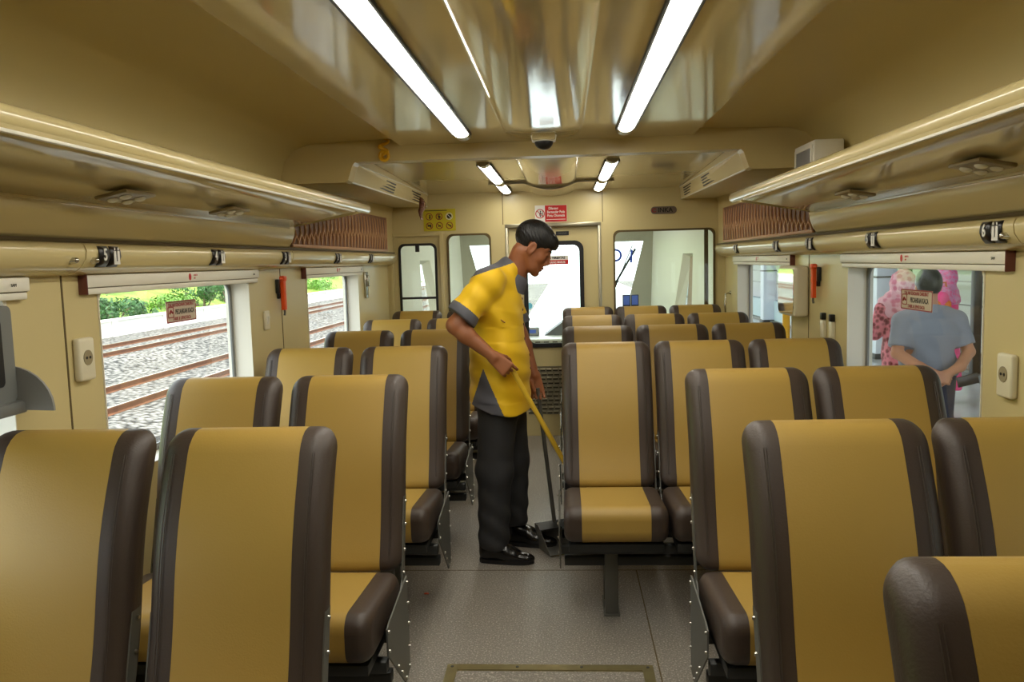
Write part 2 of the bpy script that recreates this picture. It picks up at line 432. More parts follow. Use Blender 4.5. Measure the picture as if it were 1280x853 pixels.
# joint strip that follows the duct
m = MB(); pts = []
for k in range(25):
    x = -.46 + .92 * k / 24
    pts.append((x, 6.1, 2.096 - (.05 * math.cos(x / .19 * PI / 2) if abs(x) < .19 else 0)))
m.tube(pts, .013, 6); struct(m.done('trim_19', 'alu'), 'joint strip across the ceiling')

# camera dome
t = thing('dome_camera', 'small dark security camera dome on the ceiling before the beam', 'camera', loc=(0, 3.98, 2.115))
MB().box((0, -.03, -.012), (.11, .03, .03), .006).done('camera_bracket', 'cream', t)
MB().cyl((0, .02, .0), (0, .02, -.03), .062, .056, 24).done('camera_base', 'white_trim', t)
MB().sphere((0, .02, -.03), .045, 20, 12, (1, 1, .85)).done('camera_dome', 'black_pl', t)

# luggage racks
for sg, sd in ((-1, 'left'), (1, 'right')):
    t = thing('luggage_rack', 'cream overhead luggage rack along the %s wall with a round front rail' % sd, 'luggage rack', 'overhead luggage racks', (sg * 1.2, 0, 1.78))
    lx = lambda x: sg * (x - 1.2)
    prof = [(.985, .045), (1.18, .03), (1.37, -.01), (1.37, -.04), (1.33, -.055), (1.2, -.028), (1.06, .0), (.995, .012), (.982, .028)]
    MB().loft([[(lx(x), y, z) for x, z in prof] for y in (YR, 4.19)]).done('rack_shelf', 'ceil', t, angle=60)
    # the underside sweeps up past the bulkhead
    rings = []
    for k in range(9):
        u = k / 8; y = 4.305 + 1.2 * u; w = .995 + (1.335 - .995) * max(0, (u - .25) / .75) ** 1.2; zz = -.05 + .155 * u
        rings.append([(lx(x), y, z) for x, z in ((w, .035 + .08 * u), (1.345, .02 + .11 * u), (1.345, zz), (w, min(.02 + .09 * u, zz + .06)))])
    MB().loft(rings).done('rack_end', 'cream', t, angle=60)
    r = MB()
    rp = [(.024 * math.cos(2 * PI * k / 20), .026 * math.sin(2 * PI * k / 20)) for k in range(20)]
    ys_ = [YR, 4.50, 4.535, 4.55]
    r.loft([[(lx(1.0 + a * q), y, .047 + b * q) for a, b in rp] for y, q in zip(ys_, (1, 1, .9, .6))]).done('rack_rail', 'cream', t)
    MB().box2((lx(.978), YR, .012), (lx(.990), 4.19, .020), .002).done('rack_lip', 'white_trim', t)
    MB().box2((lx(1.325), YR, -.062), (lx(1.345), 4.19, -.052), .002).done('rack_edge_strip', 'cream', t)
    # reading lights set into the underside
    for i, y in enumerate((2.35, 3.1) if sg < 0 else (2.27, 3.22)):
        q = thing('reading_light', 'recessed reading light under the %s rack, %s the camera' % (sd, ('nearer', 'farther from')[i] if i else 'nearer to'), 'reading light', 'reading lights under the racks', (sg * 1.19, y, 1.742)); q.rotation_euler = (0, sg * .197, 0)
        MB().box((0, 0, -.004), (.10, .17, .012), .005).done('light_bezel', 'bezel', q)
        for dx in (-.02, .02):
            MB().sphere((dx, -.04, -.012), .017, 12, 8, (1, 1, .5)).done('spot_lens', 'lens', q)
            MB().sphere((dx, .04, -.012), .017, 12, 8, (1, 1, .5)).done('spot_lens', 'lens', q)
    # carved panel
    t = thing('carved_panel', 'brown carved wooden panel high on the %s wall near the cab' % sd, 'wall panel', 'carved wooden panels', (sg * 1.366, 4.3, 1.63))
    out = [(.0, 0), (2.36, 0), (2.36, .268), (1.25, .262), (.75, .225), (.3, .15), (.12, .128), (.04, .105), (.0, .06)]
    MB().prism(out, 'x', 0, -sg * .010).done('panel_board', 'carved', t, smooth=False)
    def top(y):
        p = sorted(out[2:] + [(0, .06)]); 
        for (a, b), (c_, d_) in zip(p, p[1:]):
            if a <= y <= c_: return b + (d_ - b) * (y - a) / max(1e-6, c_ - a)
        return .26
    rb = MB()
    n = 27
    for k in range(n):                                   # pointed lancet ribs of the carving
        y = .06 + (2.24) * k / (n - 1); h = top(y) - .02
        if h < .03: continue
        dy = 2.24 / (n - 1) * .5
        pts = [(-sg * .011, y - dy, .012), (-sg * .014, y - dy * .8, h * .35), (-sg * .014, y, h * .62), (-sg * .011, y + .0, h)]
        rb.tube(pts, [.005, .008, .008, .004], 6)
        pts = [(-sg * .011, y + dy, .012), (-sg * .014, y + dy * .8, h * .35), (-sg * .014, y, h * .62)]
        rb.tube(pts, [.005, .008, .006], 6)
    rb.done('panel_carving', 'carved_rib', t)
    rim = MB().box2((-sg * .0, 0, -.006), (-sg * .018, 2.36, .012), .003); rim.box2((0, 2.345, 0), (-sg * .016, 2.365, .268), .003); rim.done('panel_rim', 'carved_rib', t)

    # air outlet boxes beyond the beam
    t = thing('air_duct_box', 'cream slanted air duct box with slotted grilles, %s ceiling corner' % sd, 'air duct', 'air duct boxes', (sg * 1.2, 4.305, 2.0))
    NA, NB, FA, FB = (.983, .044), (1.021, -.045), (1.058, .098), (1.068, .0)
    L_ = 2.68
    MB().loft([[(lx(x), y, z) for x, z in pr] for y, pr in ((0, (NA, NB, (1.35, -.045), (1.35, .098), (.983, .098))), (L_, (FA, FB, (1.35, .0), (1.35, .098), (1.058, .0981))))]).done('duct_case', 'wall', t, smooth=False)
    e = MB()
    e.tube([(lx(NB[0]), 0, NB[1]), (lx(FB[0]), L_, FB[1])], .005, 6); e.tube([(lx(NA[0]), .005, NA[1]), (lx(FA[0]), L_, FA[1])], .004, 6); e.tube([(lx(NA[0]), .004, NA[1]), (lx(NB[0]), .004, NB[1])], .004, 6)
    e.done('duct_edge', 'white_trim', t)
    for y in ((.90, 2.0) if sg < 0 else (1.15, 2.15)):
        gr = MB(); u = y / L_
        A = Vector((lx(NA[0] + (FA[0] - NA[0]) * u), 0, NA[1] + (FA[1] - NA[1]) * u)); B = Vector((lx(NB[0] + (FB[0] - NB[0]) * u), 0, NB[1] + (FB[1] - NB[1]) * u))
        for k in range(4):
            c_ = B + (A - B) * (.20 + .19 * k)
            gr.box((c_.x - sg * .003, y, c_.z), (.008, .42, .0075))
        gr.done('duct_grille', 'black', t, smooth=False)

# roller blind boxes over the windows
def blind(sg, y0, y1, label, open_=0.0):
    t = thing('roller_blind', label, 'window blind', 'roller blinds', (sg * 1.43, (y0 + y1) / 2, 1.45))
    h = (y1 - y0) / 2
    MB().box2((0, -h, .022), (-sg * .028, h, .062), .004).done('blind_box', 'white_trim', t)
    MB().box2((0, -h + .005, .0), (-sg * .022, h - .005, .020), .004).done('blind_bar', 'white_trim', t)
    MB().box2((-sg * .002, -h + .002, .0195), (-sg * .020, h - .002, .023)).done('blind_gap', 'seam', t, smooth=False)
    MB().box2((0, -h - .004, .0), (-sg * .03, -h, .064), .001).done('blind_end', 'blind_end', t)
    x = -sg * .0285
    lg = MB(); rt = (0, 1, 0) if sg > 0 else (0, -1, 0)
    rt = (0, sg * -1, 0)
    px_ = -.02 if sg < 0 else .02
    lg.prism([(px_ + .03 * math.cos(a) * .35, .042 + .014 * math.sin(a)) for a in np.linspace(0, 2 * PI, 12)[:-1]], 'x', x, x - sg * .001)
    lg.text('KERETA', .010, frame_mtx((x - sg * .0008, px_ - sg * .05, .048), rt, (0, 0, 1)), .0003)
    lg.text('API', .010, frame_mtx((x - sg * .0008, px_ - sg * .04, .036), rt, (0, 0, 1)), .0003)
    lg.done('blind_logo', 'red', t, smooth=False)
    MB().text('SAM', .012, frame_mtx((x - sg * .0008, (-h + .07) if sg > 0 else (h - .07), .040), rt, (0, 0, 1)), .0003).done('maker_mark', 'steel_dark', t, smooth=False)
blind(-1, .75, 2.20, 'white roller blind box at the extreme left edge of the photo')
blind(-1, 2.475, 3.93, 'white roller blind box over the left window with the railway tracks')
blind(-1, 4.66, 6.02, 'white roller blind box over the far left window')
blind(1, 2.55, 4.03, 'white roller blind box over the right window with people outside')
blind(1, 4.90, 6.55, 'white roller blind box over the far right window')

# seat number tiles on the valance
def num(sg, y, d, label, rev=False):
    t = thing('seat_number_plate', label, 'seat number', 'seat number plates', (sg * 1.346, y, 1.568))
    rt = (0, -sg, 0); w = .058
    for k, q in enumerate((-1, 1)):
        yy = q * (w / 2 + .003) * -sg
        a = MB().loft([[(sg * 0 + sg * dx, yy + p, zz) for zz, dx in ((.034, .006), (.02, -.004), (.0, -.006), (-.02, .003), (-.032, .013))] for p in (-w / 2, w / 2)], close=False, caps=False)
        ob = a.done('number_tile', 'tile', t)
        sol = ob.modifiers.new('thick', 'SOLIDIFY'); sol.thickness = .003; sol.offset = 0
        if k == 0:
            MB().text(d, .052, frame_mtx((-sg * .0085, yy, .004), rt, (0, 0, 1)), .001, .001, .8).done('numeral', 'white', t, smooth=False)
        else:
            ic = MB(); X = -sg * .0085
            ic.box((X, yy - .010, .0), (.002, .013, .034), .0005); ic.box((X, yy + .010, .0), (.002, .013, .034), .0005); ic.box((X, yy, -.020), (.002, .034, .010), .0005)
            ic.box((X, yy - .010, .024), (.002, .005, .008)); ic.box((X, yy + .010, .024), (.002, .005, .008))
            ic.done('seat_pictogram', 'white', t, smooth=False)
num(-1, 2.51, '5', 'black seat number plate 5, beside the panel joint on the left valance')
num(-1, 3.33, '4', 'black seat number plate above the middle of the left window with tracks')
num(-1, 4.17, '3', 'black seat number plate above the hammer on the left wall')
num(-1, 5.15, '2', 'black seat number plate above the far left window')
num(-1, 6.05, '1', 'black seat number plate at the cab end of the left valance')
num(1, 2.52, '6', 'black seat number plate 6, at the right edge of the photo')
num(1, 3.47, '5', 'black seat number plate above the two hijab wearers on the right')
num(1, 4.33, '4', 'black seat number plate above the hammer on the right wall')
num(1, 5.0, '3', 'black seat number plate above the right wall mirror')
num(1, 6.15, '2', 'black seat number plate at the cab end of the right valance')

# valance latches
for x, y, sd in ((-1, 2.32, 'on the near side of the left panel joint'), (-1, 2.425, 'between the left panel joint and plate 5'), (1, 2.445, 'beside plate 6 on the right')):
    o = MB(); o.cyl((x * 1.352, y, 1.556), (x * 1.338, y, 1.556), .011, .009, 14); o.sphere((x * 1.338, y, 1.556), .009, 12, 8)
    tag(o.done('panel_latch', 'chrome'), 'round metal panel latch %s' % sd, 'latch', 'panel latches')

# sockets
def socket(sg, y, z, label):
    t = thing('power_socket', label, 'power socket', 'wall power sockets', (sg * 1.43, y, z))
    MB().box((-sg * .012, 0, 0), (.024, .085, .135), .009, seg=3).done('socket_body', 'sock', t)
    MB().cyl((-sg * .0245, 0, .005), (-sg * .026, 0, .005), .024, None, 24).done('socket_well', 'well', t)
    h = MB()
    for q in (-.009, .009): h.cyl((-sg * .0255, q, .005), (-sg * .0275, q, .005), .0045, None, 8)
    h.done('socket_holes', 'black', t)
socket(-1, 2.455, 1.25, 'white power socket on the left wall beside the near window edge')
socket(1, 2.55, 1.135, 'white power socket at the right edge of the photo')

# emergency hammers
def hammer(sg, y, z, label):
    t = thing('emergency_hammer', label, 'emergency hammer', 'emergency hammers', (sg * 1.43, y, z))
    h = MB(); h.loft([[(-sg * (.02 + a), b, q) for a, b in ((0, -.018), (.018, -.018), (.022, 0), (.018, .018), (0, .018))] for q in (-.085, -.03, .02, .07)]); h.done('hammer_handle', 'orange', t, angle=60)
    h = MB(); h.box((-sg * .03, 0, .08), (.03, .045, .03), .008); h.cyl((-sg * .03, -.02, .08), (-sg * .03, -.052, .08), .008, .003, 10); h.cyl((-sg * .03, .02, .08), (-sg * .03, .052, .08), .008, .003, 10); h.done('hammer_head', 'orange', t)
    b = MB(); b.box((-sg * .01, -.03, .04), (.02, .025, .075), .005); b.box((-sg * .008, 0, -.01), (.016, .05, .03), .004); b.done('hammer_holder', 'black_pl', t)
    MB().tube([(-sg * .03, 0, -.085), (-sg * .03, .002, -.10), (-sg * .028, .0, -.115)], .006, 8).done('hammer_tail', 'steel', t)
hammer(-1, 4.26, 1.38, 'orange emergency hammer on the left wall between two windows')
hammer(1, 4.44, 1.37, 'orange emergency hammer on the right wall beside the mirror')

# small wall fittings
t = thing('light_switch', 'small cream switch plate on the left wall below the hammer', 'switch', loc=(-1.43, 4.055, 1.255))
MB().box((.006, 0, 0), (.012, .062, .095), .004).done('switch_plate', 'sock', t); MB().box((.014, 0, 0), (.008, .02, .04), .002, rot=(0, .2, 0)).done('switch_rocker', 'white_trim', t)
for i, y in enumerate((4.33, 4.19)):
    t = thing('key_switch', 'cream key switch with black top on the right wall, %s' % ('nearer the mirror' if i == 0 else 'nearer the window with people'), 'switch', 'key switches', (1.43, y, 1.15))
    MB().box((-.010, 0, -.02), (.020, .05, .09), .005).done('switch_body', 'sock', t)
    MB().box((-.012, 0, .045), (.024, .034, .036), .004).done('switch_cap', 'black_pl', t)
t = thing('wall_mirror', 'framed mirror cabinet on the right wall before the far window', 'mirror', loc=(1.43, 4.79, 1.31))
MB().box((-.04, 0, 0), (.08, .36, .285), .02, seg=3).done('mirror_case', 'sock', t)
MB().prism(rrect(-.16, .16, -.125, .125, .03), 'x', -.0805, -.083).done('mirror_glass', 'mirror', t, smooth=False)
t = thing('door_latch', 'shiny metal latch plate on the left wall beyond the far window', 'latch', loc=(-1.43, 6.17, 1.37))
MB().box((.008, 0, 0), (.016, .09, .2), .006).done('latch_plate', 'chrome', t); MB().box((.022, 0, .03), (.02, .03, .09), .005).done('latch_lever', 'chrome', t)
t = thing('grab_handle', 'thin metal grab handle low on the right wall near the cab', 'handle', loc=(1.43, 6.75, 1.12))
MB().tube([(0, 0, -.1), (-.04, 0, -.09), (-.045, 0, 0), (-.04, 0, .09), (0, 0, .1)], .008, 8).done('handle_bar', 'chrome', t)
MB().box((-.004, 0, .1), (.008, .03, .03), .002).done('handle_foot', 'chrome', t)

# speaker box on the bulkhead, right
t = thing('speaker_box', 'white box with a louvred window behind the right rack rail', 'display box', loc=(1.2, 3.77, 1.85))
MB().box2((.0, .0, .0), (.13, .31, .172), .006).done('box_case', 'white_trim', t)
MB().ring(rrect(.02, .29, .012, .155, .008), rrect(.04, .27, .03, .14, .006), 'x', -.006, .002).done('box_bezel', 'white_trim', t)
v = MB()
for k in range(5): v.box((-.001, .07 + .04 * k, .085), (.006, .008, .1), .001)
v.box((-.002, .155, .085), (.004, .225, .108)); v.done('box_louvre', 'grey_pl', t, smooth=False)

# hanging things
t = MB(); pts = []
for k in range(40):
    a = k / 39; pts.append((.020 * math.sin(a * 4 * PI) + .006 * math.sin(a * 9), .004 * math.cos(a * 7 * PI), .05 - .10 * a))
t.tube(pts, [.004 + .006 * math.sin(PI * k / 39) for k in range(40)], 8)
t.tube([(.022 * math.cos(a), -.004, -.035 + .024 * math.sin(a)) for a in np.linspace(0, 2 * PI, 20)], .008, 8)
tag(t.done('hanging_ribbon', mat('yellow_ribbon', (232, 178, 20), .45), loc=(-.815, 4.185, 2.105)), 'yellow knotted ribbon loop hanging on the left of the cross beam', 'ribbon')
t = MB(); rng = random.Random(3)
rings = []
for k in range(12):
    a = k / 11; w = .016 + .04 * math.sin(PI * min(1, a * 1.15) ** .8) ; cx = .012 * math.sin(a * 6)
    rings.append([(cx + w * math.cos(b) * (.35 + .2 * rng.random()), .04 * a + w * math.sin(b) * (.8 + .4 * rng.random()), -.17 * a) for b in np.linspace(0, 2 * PI, 9)[:-1]])
t.loft(rings)
tag(t.done('hanging_wrapper', mat('crumpled_brown_plastic', (120, 78, 66), .22, var=.35, vscale=50), angle=25, loc=(-1.012, 6.36, 2.03)), 'crumpled brown plastic wrapper hanging from the left air grille', 'wrapper')

# hopper window swung in at the far left
t = thing('hopper_window', 'grey framed hopper window swung inward at the left edge of the photo', 'window', loc=(-1.43, 1.5, 1.2))
MB().ring(rrect(-.6, .60, -.02, .238, .02), rrect(-.55, .545, .03, .19, .015), 'x', -.0, .035).done('hopper_frame', 'frame_grey', t)
MB().box2((.012, -.56, .02), (.018, .555, .21)).done('hopper_glass', glass_mat('green_glass', (.35, .5, .45), 1.2), t, smooth=False)
MB().ring(rrect(-.555, .55, .025, .205, .015), rrect(-.535, .53, .045, .185, .01), 'x', .02, .04).done('hopper_gasket', 'black', t)
for y in (.605, -.615):
    fan = [(.0, -.045), (.0, .075)] + [(.13 * math.sin(a), -.045 + .12 * math.cos(a)) for a in np.linspace(.12, PI / 2 - .05, 8)] + [(.13, -.05)]
    MB().prism(fan, 'y', y, y + .008).done('hopper_cheek', 'grey_pl', t, smooth=False)
MB().box2((.0, -.62, -.055), (.05, .62, -.02), .008).done('hopper_sill', 'frame_grey', t)

# floor hatch
t = thing('floor_hatch', 'metal edged hatch frame in the aisle floor at the bottom of the photo', 'floor hatch', loc=(0, 2.55, 0))
MB().ring(rect_like(-.385, .385, -.4, .4), rect_like(-.345, .345, -.36, .36), 'z', 0, .006).done('hatch_frame', 'brass', t, smooth=False)
MB().box2((-.335, -.35, 0), (.335, .35, .004)).done('hatch_lid', 'floor', t, smooth=False)
s_ = MB()
for x in (-.365, -.12, .12, .365):
    for y in (-.38, .38): s_.cyl((x, y, .006), (x, y, .008), .006, None, 10)
s_.done('hatch_screws', 'steel', t)

# ---------------------------------------------------------------- stickers and signs
def board(name, label, cat, w, h, mtx, base, r=.002, th=.002):
    t = thing(name, label, cat); t.matrix_world = mtx
    MB().prism(rrect(-w / 2, w / 2, -h / 2, h / 2, r), 'z', 0, th).done('sign_board', base, t, smooth=False)
    return t
def T(x, y, z): return Matrix.Translation((x, y, z))
FACE = (1, 0, 0)
# red prohibition sign over the cab door
t = board('warning_sign', 'red and white no-leaning sign above the cab door', 'sign', .27, .14, frame_mtx((-.017, YB - .003, 1.912), (1, 0, 0), (0, 0, 1)), 'white')
MB().prism(rrect(-.05, .133, -.068, .068, .002), 'z', .002, .003).done('red_field', 'red', t, smooth=False)
m = MB()
for k, (s_, z_) in enumerate((('Dilarang', .042), ('Bersandar Pada', .012), ('Pintu Otomatis', -.018))): m.text(s_, .030, T(.042 if k else .02, z_, .0035), .0004, .0006, .8)
m.box((.042, -.05, .0033), (.16, .004, .001)); m.done('lettering', 'white', t, smooth=False)
m = MB(); m.tube([(-.092 + .036 * math.cos(a), .0 + .036 * math.sin(a), .003) for a in np.linspace(0, 2 * PI, 25)], .0035, 6); m.tube([(-.117, .025, .004), (-.067, -.025, .004)], .003, 6); m.done('ban_ring', 'red', t)
m = MB(); m.sphere((-.088, .02, .003), .006, 8, 6, (1, 1, .4)); m.tube([(-.088, .012, .003), (-.094, -.006, .003), (-.088, -.026, .003)], .004, 6); m.tube([(-.09, .006, .003), (-.074, -.002, .003)], .003, 6); m.box((-.070, 0, .003), (.004, .05, .001)); m.done('figure_pictogram', 'black', t)
# yellow rules sign
t = board('safety_sign', 'yellow safety sign with six round pictograms left of the cab door', 'sign', .275, .185, frame_mtx((-.965, YB - .003, 1.885), (1, 0, 0), (0, 0, 1)), 'yel')
for i in range(6):
    cx = -.088 + .086 * (i % 3); cy = .030 - .078 * (i // 3)
    m = MB(); m.tube([(cx + .027 * math.cos(a), cy + .027 * math.sin(a), .003) for a in np.linspace(0, 2 * PI, 21)], .003, 6)
    if i: m.tube([(cx - .018, cy + .018, .004), (cx + .018, cy - .018, .004)], .0025, 6)
    m.done('ban_ring', 'red_dark' if i != 2 else 'white', t)
m = MB()
cx, cy = -.088, .030; m.sphere((cx + .006, cy + .010, .003), .006, 8, 6, (1, 1, .3)); m.tube([(cx + .006, cy + .004, .003), (cx + .004, cy - .018, .003)], .006, 6)
cx = -.002; m.sphere((cx, cy + .014, .003), .006, 8, 6, (1, 1, .3)); m.tube([(cx, cy + .006, .003), (cx, cy - .020, .003)], .005, 6); m.tube([(cx - .012, cy, .003), (cx + .012, cy, .003)], .003, 6)
cx = .084; m.cyl((cx, cy, .002), (cx, cy, .004), .019, None, 20)
cx, cy = -.088, -.048; m.tube([(cx - .014, cy, .003), (cx + .012, cy + .004, .003)], .006, 6); m.tube([(cx + .01, cy + .012, .003), (cx + .012, cy - .012, .003)], .004, 6)
cx = -.002; m.tube([(cx - .012, cy + .004, .003), (cx + .014, cy, .003), (cx - .008, cy - .008, .003)], .004, 6)
cx = .084; m.tube([(cx - .014, cy + .010, .003), (cx + .016, cy - .006, .003)], .004, 6)
m.box((-.03, .080, .003), (.19, .006, .001)); m.done('sign_pictograms', 'black', t)
# builder's badge
t = board('builder_badge', 'grey oval INKA badge on the partition right of the cab door', 'badge', .215, .062, frame_mtx((.925, YB - .003, 1.912), (1, 0, 0), (0, 0, 1)), mat('badge_grey', (120, 108, 100), .3, metal=.5), .03, .004)
MB().text('INKA', .052, T(.012, 0, .0045), .0006, .0012, 1.0).done('lettering', 'black', t, smooth=False)
MB().tube([(-.078 + .017 * math.cos(a), .014 * math.sin(a), .005) for a in np.linspace(.6, 2 * PI - .6, 16)], .004, 6).done('badge_emblem', 'red_dark', t)
# small plate and sticker on the cab door
t = board('door_plate', 'small black name plate at the top of the cab door', 'plate', .11, .034, frame_mtx((.075, YB + .033, 1.745), (1, 0, 0), (0, 0, 1)), 'black_pl')
MB().text('MASINIS', .02, T(0, 0, .0025), .0004, .0, 1).done('lettering', 'steel', t, smooth=False)
t = board('door_sticker', 'black and red restricted area sticker on the cab door glass', 'sticker', .235, .075, frame_mtx((.005, YB + .050, 1.52), (1, 0, 0), (0, 0, 1)), 'white', .001, .001)
MB().box2((-.1175, -.0375, .001), (.1175, .0, .0016)).done('red_band', 'red', t, smooth=False)
MB().text('AREA TERBATAS', .028, T(0, .018, .0018), .0003, .0012, .86).done('lettering', 'black', t, smooth=False)
MB().text('DILARANG MASUK', .026, T(0, -.02, .0022), .0003, .0008, .84).done('lettering', 'white', t, smooth=False)
# window stickers
def wsticker(sg, y, z, w, h, label):
    m = frame_mtx((sg * 1.519, y, z), (0, -sg, 0), (0, 0, 1))
    t = thing('window_sticker', label, 'sticker', 'break-glass stickers'); t.matrix_world = m
    st = mat('translucent_sticker', (206, 190, 168), .5)
    MB().box2((-w / 2, -h / 2, 0), (w / 2, h / 2, .001)).done('sign_board', st, t, smooth=False)
    MB().ring(rect_like(-w / 2, w / 2, -h / 2, h / 2), rect_like(-w / 2 + .005, w / 2 - .005, -h / 2 + .005, h / 2 - .005), 'z', .001, .002).done('sign_border', 'red_dark', t, smooth=False)
    q = MB(); q.text('DALAM KEADAAN DARURAT', .021, T(0, h * .31, .0015), .0003, .0006, .83); q.text('TARIK & LEPAS KACA', .019, T(0, -h * .33, .0015), .0003, .0006, .9)
    q.done('small_lettering', 'red_dark', t, smooth=False)
    MB().text('PECAHKAN KACA', .028, T(.029, -.002, .0015), .0003, .0010, .74).done('large_lettering', 'brown', t, smooth=False)
    q = MB(); q.ring(rect_like(-w / 2 + .012, -w / 2 + .062, -.024, .022), rect_like(-w / 2 + .016, -w / 2 + .058, -.020, .018), 'z', .001, .002); q.tube([(-w / 2 + .024, -.006, .002), (-w / 2 + .036, .006, .002), (-w / 2 + .05, -.004, .002)], .004, 6); q.done('hammer_pictogram', 'red_dark', t, smooth=False)
wsticker(-1, 3.335, 1.349, .265, .088, 'red-bordered break-glass sticker on the left window with tracks')
wsticker(1, 3.447, 1.318, .30, .084, 'red-bordered break-glass sticker on the right window in front of a head')

# ================================================================ SEATS (all face the camera; local y = 0 is the backrest top)
def seat_profile(cy, cz, hy, hz, rc, inset=0, nlong=12, nseg=4):
    hy -= inset; hz -= inset; rc = max(.004, rc - inset * .3); rc = min(rc, hy * .98, hz * .98)
    pts = []
    cor = [(hy - rc, hz - rc, 0), (-(hy - rc), hz - rc, 90), (-(hy - rc), -(hz - rc), 180), (hy - rc, -(hz - rc), 270)]
    P = []
    for (a, b, a0) in cor:
        for k in range(nseg + 1):
            t = math.radians(a0 + 90 * k / nseg); P.append((a + rc * math.cos(t), b + rc * math.sin(t)))
    n = len(P)
    for i in range(n):                                     # subdivide the long sides
        p, q = P[i], P[(i + 1) % n]; L = math.hypot(q[0] - p[0], q[1] - p[1])
        k = nlong if (i % (nseg + 1)) == nseg else 1
        for j in range(k): pts.append((cy + p[0] + (q[0] - p[0]) * j / k, cz + p[1] + (q[1] - p[1]) * j / k))
    return pts
SW = .436; TW = .143
def xs_for(part):
    if part == 'mid': return [-TW, -.09, 0, .09, TW]
    h = SW / 2; r = .050
    xs = [TW + .0005, .16, h - r] + [h - r + r * math.sin(PI / 2 * k / 7) for k in range(1, 8)]
    return xs if part == 'right' else [-x for x in xs[::-1]]
def inset_at(x, r=.050):
    h = SW / 2; d = abs(x) - (h - r)
    return 0 if d <= 0 else r - math.sqrt(max(0, r * r - d * d))
def back_y(z):
    u = (z - .5) / .635
    return -.225 * (1 - u) - .014 * math.sin(PI * u * 1.0) ** 2 * (1 if u > 0 else 0) + .012 * math.sin(2 * PI * max(0, min(1, u)))
def back_part(part):
    m = MB(); rings = []
    for x in xs_for(part):
        i = inset_at(x, .048)
        crown = -.006 * math.cos(PI * x / SW) * (1 if part == 'mid' else 1)
        ring = [(x, y + back_y(z) + (crown if y < .05 else 0), z) for y, z in seat_profile(.054, .818, .054, .318, .045, i * .9)]
        rings.append(ring)
    m.loft(rings); return m
def cush_part(part):
    m = MB(); rings = []
    for x in xs_for(part):
        i = inset_at(x, .04) * .8
        ring = []
        for y, z in seat_profile(-.435, .452, .225, .066, .05, i):
            z2 = z + .03 * ((-.21 - y) / .45) * (1 if z > .45 else .4); ring.append((x, y, z2))
        rings.append(ring)
    m.loft(rings); return m
def bolt(m, c, sg):
    m.cyl(c, (c[0] + sg * .005, c[1], c[2]), .0055, .0045, 8)
_bolts = {}
def one_bolt(parent, c, sg):
    if sg not in _bolts:
        m = MB(); bolt(m, (0, 0, 0), sg); o = m.done('bolt', 'bolt', parent); _bolts[sg] = o.data
    else:
        o = bpy.data.objects.new('bolt', _bolts[sg]); COL.objects.link(o); o.parent = parent
    o.location = c
def make_seat():
    t = thing('train_seat', 'x', 'seat', 'tan and brown train seats')
    bk = back_part('mid').done('backrest', 'tan', t, angle=60)
    for p in ('left', 'right'):
        o = back_part(p).done('backrest_bolster', 'brown', t, angle=60)
        sg = 1 if p == 'right' else -1; st = MB()          # double stitching round the outer edge
        for q in (.176, .182):
            st.tube([(sg * q, back_y(z) - .0035 - .004 * math.cos(PI * q / SW), z) for z in np.linspace(.56, 1.09, 12)], .0012, 4)
        st.done('stitching', 'brown', o)
    cu = cush_part('mid').done('seat_cushion', 'tan', t, angle=60)
    for p in ('left', 'right'): cush_part(p).done('cushion_bolster', 'brown', t, angle=60)
    MB().box2((-.2, -.62, .355), (.2, -.2, .388), .004).done('seat_pan', 'steel_dark', t)
    for sg in (-1, 1):
        br = MB(); X = sg * .2145
        poly = [(back_y(.72) + .035, .735), (back_y(.72) + .075, .735), (back_y(.5) + .08, .50), (-.16, .37), (-.30, .358), (-.30, .385), (back_y(.5) + .03, .47)]
        br.prism(poly, 'x', X, X + sg * .004)
        b = br.done('side_bracket', 'steel', t, smooth=False)
        for yy, zz in [(back_y(z) + .055, z) for z in (.715, .64, .56, .49)] + [(-.27, .372)]: one_bolt(b, (X + sg * .004, yy, zz), sg)
    return t
proto = make_seat()
seats_used = [0]
def place_seat(x, y, label):
    if not seats_used[0]: o = proto; seats_used[0] = 1
    else: o = dup(proto)
    o.location = (x, y, -.010); o['label'] = label
    if x > .5: o.scale = (.955, 1, 1)
    return o
ROWS = [1.0, 1.90, 2.83, 3.83, 4.79, 5.74, 6.74]
ordn = ['', 'first', 'second', 'third', 'fourth', 'fifth', 'sixth']
CL = [-1.148, -.688]; CR = [.272, .706, 1.145]
def bench_frame(x0, x1, y, aisle_sg, leg_x, label):
    t = thing('seat_underframe', label, 'seat frame', 'steel seat underframes', ((x0 + x1) / 2, y, 0))
    h = (x1 - x0) / 2
    for yy in (-.30, -.50): MB().box2((-h, yy - .02, .30), (h, yy + .02, .338), .004).done('cross_bar', 'steel_dark', t)
    MB().box2((-h + .01, -.425, .215), (h - .01, -.385, .255), .004).done('lower_bar', 'steel_dark', t)
    for q in (aisle_sg,):
        X = q * (h + .0065)
        poly = [(-.225, .49), (-.225, .17), (-.30, .155), (-.50, .335), (-.535, .365), (-.535, .445), (-.50, .455)]
        p = MB().prism(poly, 'x', X, X + q * .005).done('side_plate', 'steel', t, smooth=False)
        for yy, zz in ((-.235, .47), (-.235, .40), (-.235, .33), (-.235, .25), (-.24, .185), (-.30, .175), (-.36, .225), (-.41, .27), (-.525, .375), (-.525, .435)): one_bolt(p, (X + q * .005, yy, zz), q)
    lx = leg_x - (x0 + x1) / 2
    for dy in (-.42, -.27):
        MB().box2((lx - .028, dy - .022, .008), (lx + .028, dy + .022, .302), .004).done('leg', 'steel', t)
    MB().box2((lx - .034, -.45, 0), (lx + .034, -.24, .010), .002).done('foot_plate', 'steel', t)
